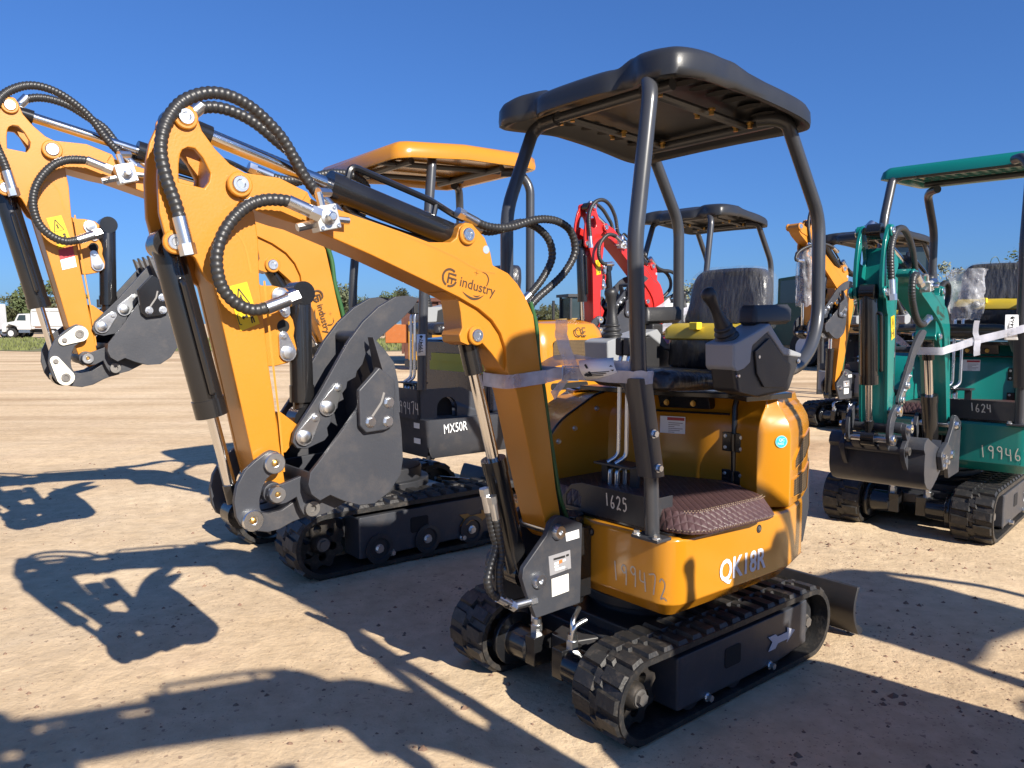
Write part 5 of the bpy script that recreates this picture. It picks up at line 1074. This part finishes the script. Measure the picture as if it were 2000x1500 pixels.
# ---------------------------------------------------------------- vehicles and plant in the background
def wheel(par,x,y,r,w,F):
    m=MB(); m.lathe([(.001,-w/2),(r*.62,-w/2),(r*.95,-w/2),(r,-w*.3),(r,w*.3),(r*.95,w/2),(r*.62,w/2),(.001,w/2)],(x,y,r),(0,1,0),24); o=build1('tyre',m,mat('tyre_rubber',(.02,.02,.02),.8),par,xf=F)
    m=MB(); m.lathe([(.001,w*.52),(r*.3,w*.54),(r*.55,w*.45),(r*.58,w*.52),(.001,w*.53)],(x,y-w*0,r),(0,-1,0),18); build1('wheel_rim',m,mat('white_rim',(.6,.6,.6),.4),o,xf=F); return o
wp=mat('white_truck_paint',(.55,.55,.55),.35,vary=.05,scale=1.,dust=.12); ID=lambda p:Vector(p)
def truck(x,y,label,body=True,rot=0.,sleeper=False):
    """side-on lorry; nose towards -X, its side towards the camera (-Y)"""
    r_=thing('lorry',label,'truck',(x,y,0),R(rot),'white lorries parked on the grass')
    m=MB(); m.box(0,7.2,-.45,.45,.55,.85); build1('chassis',m,blackm(),r_)
    m=MB(); m.xz([(0.05,.62),(0.05,1.35),(.35,1.55),(1.35,1.72),(1.75,2.45),(2.9,2.5),(3.0,.85),(1.65,.85),(1.55,1.15),(1.2,1.32),(.75,1.3),(.45,1.1),(.38,.62)] if not sleeper else [(.05,.62),(.05,1.45),(.35,1.65),(1.3,1.82),(1.7,2.55),(2.3,3.35),(4.0,3.55),(4.1,.85),(1.65,.85),(1.55,1.15),(1.2,1.32),(.75,1.3),(.45,1.1),(.38,.62)],-1.15,1.15); cb=build('cab',m,wp,r_,bev=.06)
    m=MB(); m.xz([(1.62,1.80),(1.90,2.35),(2.55,2.35),(2.55,1.78)],-1.165,-1.15); build1('cab_window',m,glassm(),cb)
    m=MB(); m.box(-.08,.10,-1.15,1.15,.45,.75); build1('bumper',m,zinc(),r_)
    m=MB(); m.xz([(1.75,.55),(1.75,.85),(2.9,.85),(2.9,.55)],-1.1,-.7); build1('fuel_tank',m,zinc(),r_)
    for wx in (.95,5.2,6.4): wheel(r_,wx,-.95,.5,.34,ID); wheel(r_,wx,.95,.5,.34,ID)
    if body:
        m=MB(); m.xz([(3.15,.95),(3.15,2.95),(3.4,3.05),(8.4,3.05),(8.4,.75),(5.8,.75),(5.6,.95)],-1.2,1.2); bd=build('load_body',m,wp,r_,bev=.03)
        m=MB(); m.box(3.15,8.4,-1.26,-1.2,2.72,2.80); m.box(3.15,8.4,-1.26,-1.2,1.20,1.30); build1('body_rail',m,mat('cream_rail',(.50,.47,.42),.5),bd)
        for bx_ in (3.2,5.0,6.7,8.3): m=MB(); m.box(bx_-.06,bx_+.06,-1.25,-1.2,.95,2.72); build1('body_post',m,wp,bd)
        m=MB(); m.box(3.5,5.0,-1.235,-1.2,1.05,1.20); build1('rust_panel',m,mat('rust_panel',(.20,.09,.05),.8),bd)
    return r_
truck(-51.9,79.5,'white lorry with a high panelled load body, nose to the left')
truck(-57.8,81,'white tractor lorry with a tall sleeper cab at the left edge',body=False,sleeper=True)
def car(x,y):
    r_=thing('car','small teal car far off, right of the white lorries','car',(x,y,0),R(8))
    m=MB(); m.xz([(0,.3),(0,.75),(.9,.85),(1.5,1.35),(2.9,1.35),(3.6,.85),(3.9,.8),(3.9,.3)],-.8,.8); b=build('car_body',m,mat('teal_car_paint',(.02,.20,.25),.3,coat=.5),r_,bev=.06); m=MB(); m.xz([(1.15,.88),(1.58,1.28),(2.8,1.28),(3.3,.88)],-.81,-.8); build1('car_window',m,glassm(),b); 
    for wx in (.8,3.1): wheel(r_,wx,-.72,.31,.2,ID)
car(-44.5,84)
DY=mat('dusty_yellow_paint',(.30,.19,.055),.75,vary=.3,scale=2,dust=.6,dcol=(.22,.155,.10)); DB=mat('dusty_brown_steel',(.13,.085,.055),.8,vary=.3,scale=3,dust=.5)
def dozer(x,y,rot,label):
    r_=thing('bulldozer',label,'bulldozer',(x,y,0),R(rot),'dusty bulldozers parked beyond the yard')
    for sy in (1,-1):
        y0=.75*sy-.28; m=MB(); P=[(-1.5,.25),(-1.3,.0),(1.3,0),(1.65,.35),(1.45,.75),(-.6,1.25),(-1.1,1.2)]
        m.xz(P,y0,y0+.56,[[(a*.86,.08+b*.82) for a,b in P][::-1]]); build('crawler_track',m,DB,r_,bev=.02)
        m=MB(); m.box(-1.2,1.3,y0+.08,y0+.48,.16,.5); m.cyl((1.25,y0+.1,.4),(1.25,y0+.46,.4),.3,16); m.cyl((-.85,y0+.1,.95),(-.85,y0+.46,.95),.24,16); build1('track_roller_frame',m,DY,r_)
    m=MB(); m.box(-1.3,1.9,-.45,.45,.5,1.15); m.xz([(.3,1.1),(.3,1.75),(1.85,1.6),(1.95,1.1)],-.45,.45); m.box(-1.3,-.6,-.8,.8,1.1,1.75); b=build('hull',m,DY,r_,bev=.03)
    m=MB(); m.cyl((1.1,.2,1.6),(1.1,.2,2.6),.07,10); build1('exhaust_stack',m,blackm(),b)
    m=MB(); m.box(-.7,.4,-.62,.62,1.2,1.75); cb=build1('cab_base',m,DY,r_)
    m=MB(); m.box(-.62,.32,-.6,.6,1.75,2.75); g_=build1('cab_glass',m,glassm(),cb)
    m=MB()
    for xx in (-.68,-.2,.36):
        for yy in (-.62,.62): m.box(xx-.05,xx+.05,yy-.05,yy+.05,1.72,2.8)
    m.box(-.85,.55,-.75,.75,2.78,2.92); build1('cab_frame',m,blackm(),cb)
    m=MB(); m.xz([(2.25,.05),(2.35,.5),(2.3,1.0),(2.45,1.3),(2.55,1.3),(2.45,.95),(2.5,.5),(2.42,.05)],-1.6,1.6); build('blade',m,DB,r_,bev=.01); m=MB(); m.box(.4,2.3,-1.15,-1.05,.4,.6); m.box(.4,2.3,1.05,1.15,.4,.6); build('push_arm',m,DY,r_)
    return r_
dz=dozer(3.0,38.5,200,'dusty brown bulldozer behind the red boom, half hidden by the hoses'); d2=copy_tree(dz); d2.location=(9.6,46,0); d2.rotation_euler=(0,0,R(160)); d2['label']='dusty bulldozer seen between the canopy posts of the nearest machine'
d3=copy_tree(dz); d3.location=(-17.5,90,0); d3.rotation_euler=(0,0,R(20)); d3['label']='small far bulldozer between the left arm and the front bucket'
# rusty open skip and a yellow power pack between the two booms
r_=thing('skip','dark rusty open skip with ribbed sides beyond the grey skirted machine','skip',(-3.0,30,0),R(6)); m=MB(); m.rings([[(-1.1,-2,.2),(1.0,-2,.2),(1.0,2,.2),(-1.1,2,.2)],[(-1.25,-2.2,2.35),(1.15,-2.2,2.35),(1.15,2.2,2.35),(-1.25,2.2,2.35)]]); b=build('skip_shell',m,mat('rust_brown_paint',(.10,.035,.022),.75,vary=.3,scale=2,dust=.2),r_,bev=.02); m=MB()
for i in range(6): m.box(-1.2+i*.44,-1.12+i*.44,-2.27,-2.05,.4,2.3)
m.box(-1.32,1.22,-2.32,-2.2,2.27,2.4); build1('skip_rib',m,mat('rust_brown_paint',(.10,.035,.022)),b)
r_=thing('power_pack','yellow box shaped power pack standing in front of the rusty skip','generator',(-2.55,25,0),R(-10)); m=MB(); m.xz([(-.7,.3),(-.7,1.55),(.4,1.6),(.7,1.3),(.7,.3)],-.5,.5); b=build('housing',m,mat('worn_yellow_paint',(.45,.22,.02),.45,dust=.2),r_,bev=.03); m=MB(); m.box(-.8,.8,-.55,.55,.1,.3); build1('skid_base',m,blackm(),r_); m=MB(); m.box(-.5,.1,-.51,-.5,.6,1.2); build1('vent_panel',m,dark(),b); m=MB(); m.box(-1.5,-.75,-.4,.4,.85,1.45); build('orange_cover',m,mat('orange_paint',(.42,.13,.03),.5,dust=.2),r_,bev=.03)
# white gooseneck trailer beam
r_=thing('trailer','white steel trailer with dark wheels, seen between the near canopy posts','trailer',(7.6,33,0),R(4)); m=MB(); m.box(-2.,3.4,-.15,.15,2.0,2.35); m.box(-2.2,-1.9,-.15,.15,.9,2.35); m.box(3.1,3.4,-.15,.15,.8,2.0); build('trailer_beam',m,mat('white_trailer_paint',(.62,.62,.60),.4,dust=.1),r_,bev=.02); m=MB(); m.box(-2.2,3.5,-1.,1.,.75,.95); build1('trailer_deck',m,DB,r_)
for wx in (.2,1.3,2.4): wheel(r_,wx,-.9,.42,.3,ID)
# big yellow excavator with cab
r_=thing('large_excavator','large dusty yellow excavator with a dark glazed cab, behind the teal boom','excavator',(11.6,25,0),R(-105)); m=MB(); m.box(-2.6,1.2,-1.35,1.35,1.15,2.3); m.box(-2.6,-.4,-1.35,1.35,2.3,2.75); b=build('machine_house',m,mat('large_machine_yellow',(.34,.20,.05),.5,vary=.1,dust=.3),r_,bev=.06)
m=MB(); m.box(.0,1.75,.25,1.32,1.3,2.35); cb=build('cab_base',m,mat('large_machine_yellow',(.34,.20,.05)),r_,bev=.05); m=MB(); m.box(.05,1.7,.30,1.27,2.35,3.75); build1('cab_glass',m,glassm(),cb); m=MB()
for xx in (.05,.85,1.7):
    for yy in (.28,1.29): m.box(xx-.05,xx+.05,yy-.05,yy+.05,2.3,3.8)
m.box(-.05,1.85,.2,1.38,3.76,3.9); build1('cab_frame',m,blackm(),cb)
for sy in (1,-1): m=MB(); m.xz([(-1.9,.4),(-1.6,0),(1.6,0),(1.9,.4),(1.6,.85),(-1.6,.85)],1.05*sy-.3,1.05*sy+.3); build('crawler_track',m,DB,r_,bev=.05)
m=MB(); m.cyl((0,0,.6),(0,0,1.15),.7,24); m.box(-.8,.8,-.9,.9,.35,.75); build1('undercarriage_frame',m,DB,r_)
m=MB(); m.xz([(1.1,1.4),(1.5,1.9),(3.2,3.1),(4.6,2.3),(4.4,2.05),(3.2,2.65),(1.8,1.6)],-.25,.2); build('boom',m,mat('large_machine_yellow',(.34,.20,.05)),r_,bev=.03)
# dark green screening plant, two pieces
GP=mat('dark_green_paint',(.008,.055,.042),.45,vary=.15,dust=.12)
r_=thing('screening_plant','long dark green conveyor plant on legs beyond the teal machine','conveyor',(17.6,30,0),R(3)); m=MB(); m.xz([(-3.2,2.95),(-.6,3.1),(.4,3.55),(2.0,3.7),(2.3,3.65),(2.9,2.2),(2.6,1.2),(-1.5,1.1),(-3.2,2.4)],-.7,.7); b=build('hopper',m,GP,r_,bev=.03)
m=MB(); m.box(-6.5,-3.1,-.3,.3,2.55,2.9); build1('conveyor_arm',m,GP,b); m=MB(); m.xz([(2.0,3.72),(2.75,3.6),(3.1,2.4),(2.55,2.3)],-.73,-.70); build1('light_green_panel',m,mat('light_green_paint',(.06,.22,.15),.4),b)
for lx in (-2.9,-.9,1.8): 
    for yy in (-.6,.6): m=MB(); m.box(lx-.08,lx+.08,yy-.08,yy+.08,0,2.4); build1('support_leg',m,GP,r_)
m=MB()
for q in ((-.3,2.5),(-.3,2.0),(.3,3.2)): m.box(q[0],q[0]+.2,-.735,-.70,q[1],q[1]+.12)
build('white_marker',m,white(),b)
m=MB(); m.tube(catmull([(.9,0,3.6),(.95,0,3.95),(1.15,0,4.05),(1.3,0,3.8)],5),.015,6); build1('handle_loop',m,GP,b)
r_=thing('loader','dark green wheeled loader beside the seat back of the nearest machine','loader',(10.5,28,0),R(-60)); m=MB(); m.xz([(-1.8,.7),(-1.8,1.9),(-.4,2.2),(-.4,3.1),(.9,3.2),(1.1,2.0),(1.8,1.7),(1.8,.7)],-.85,.85); b=build('loader_body',m,GP,r_,bev=.05); m=MB(); m.xz([(-.25,2.2),(-.25,3.0),(.8,3.05),(.95,2.2)],-.86,-.85); build1('cab_window',m,glassm(),b); 
for wx in (-1.1,1.1): wheel(r_,wx,-.95,.65,.4,ID); wheel(r_,wx,.95,.65,.4,ID)
m=MB(); m.box(1.7,3.1,-1.0,1.0,.3,1.15); build('loader_bucket',m,DB,r_,bev=.05); m=MB(); m.box(.8,2.2,-.5,-.35,1.0,1.25); m.box(.8,2.2,.35,.5,1.0,1.25); build('lift_arm',m,GP,r_)
m=MB()
for zz in (1.2,1.55,1.9,2.4): m.box(-1.86,-1.81,-.5,-.2,zz,zz+.1)
build('white_marker',m,white(),b)
r_=thing('steel_frame','orange red steel frame on four legs behind the grey skirted yellow machine','steel frame',(6.7,15.6,0),R(-8)); m=MB(); m.box(-.45,1.3,-.6,.6,1.83,1.95); b=build('frame_top',m,mat('orange_red_paint',(.50,.06,.02),.5),r_,bev=.01)
for lx in (-.30,1.2):
    for yy in (-.5,.5): m=MB(); m.box(lx-.05,lx+.05,yy-.05,yy+.05,0,1.83); build1('frame_leg',m,blackm(),r_)
r_=thing('boom_lift','small far orange boom lift left of the front bucket','boom lift',(-41.5,78,0),R(5)); m=MB(); m.box(-1,1,-.8,.8,.5,1.3); build('lift_base',m,mat('orange_lift_paint',(.50,.13,.02),.5),r_,bev=.05); m=MB(); m.tube([(-.6,0,1.3),(1.2,0,3.0),(.2,0,3.2)],.14,8); build1('lift_boom',m,mat('orange_lift_paint',(.50,.13,.02)),r_); m=MB(); m.box(-.2,.6,-.4,.4,3.1,3.9); build1('lift_basket',m,blackm(),r_)
for wx in (-.7,.7): wheel(r_,wx,-.7,.42,.3,ID)
r_=thing('lattice_mast','dark lattice mast far off above the left bucket','mast',(-41.0,80,0)); m=MB()
for xx in (-.5,.5): m.box(xx-.06,xx+.06,-.06,.06,0,4.3)
for k in range(7): m.tube([(-.5,0,.4+k*.55),(.5,0,.95+k*.55)],.05,5)
m.box(-1.3,1.3,-.1,.1,3.4,3.55); build1('mast_frame',m,blackm(),r_)
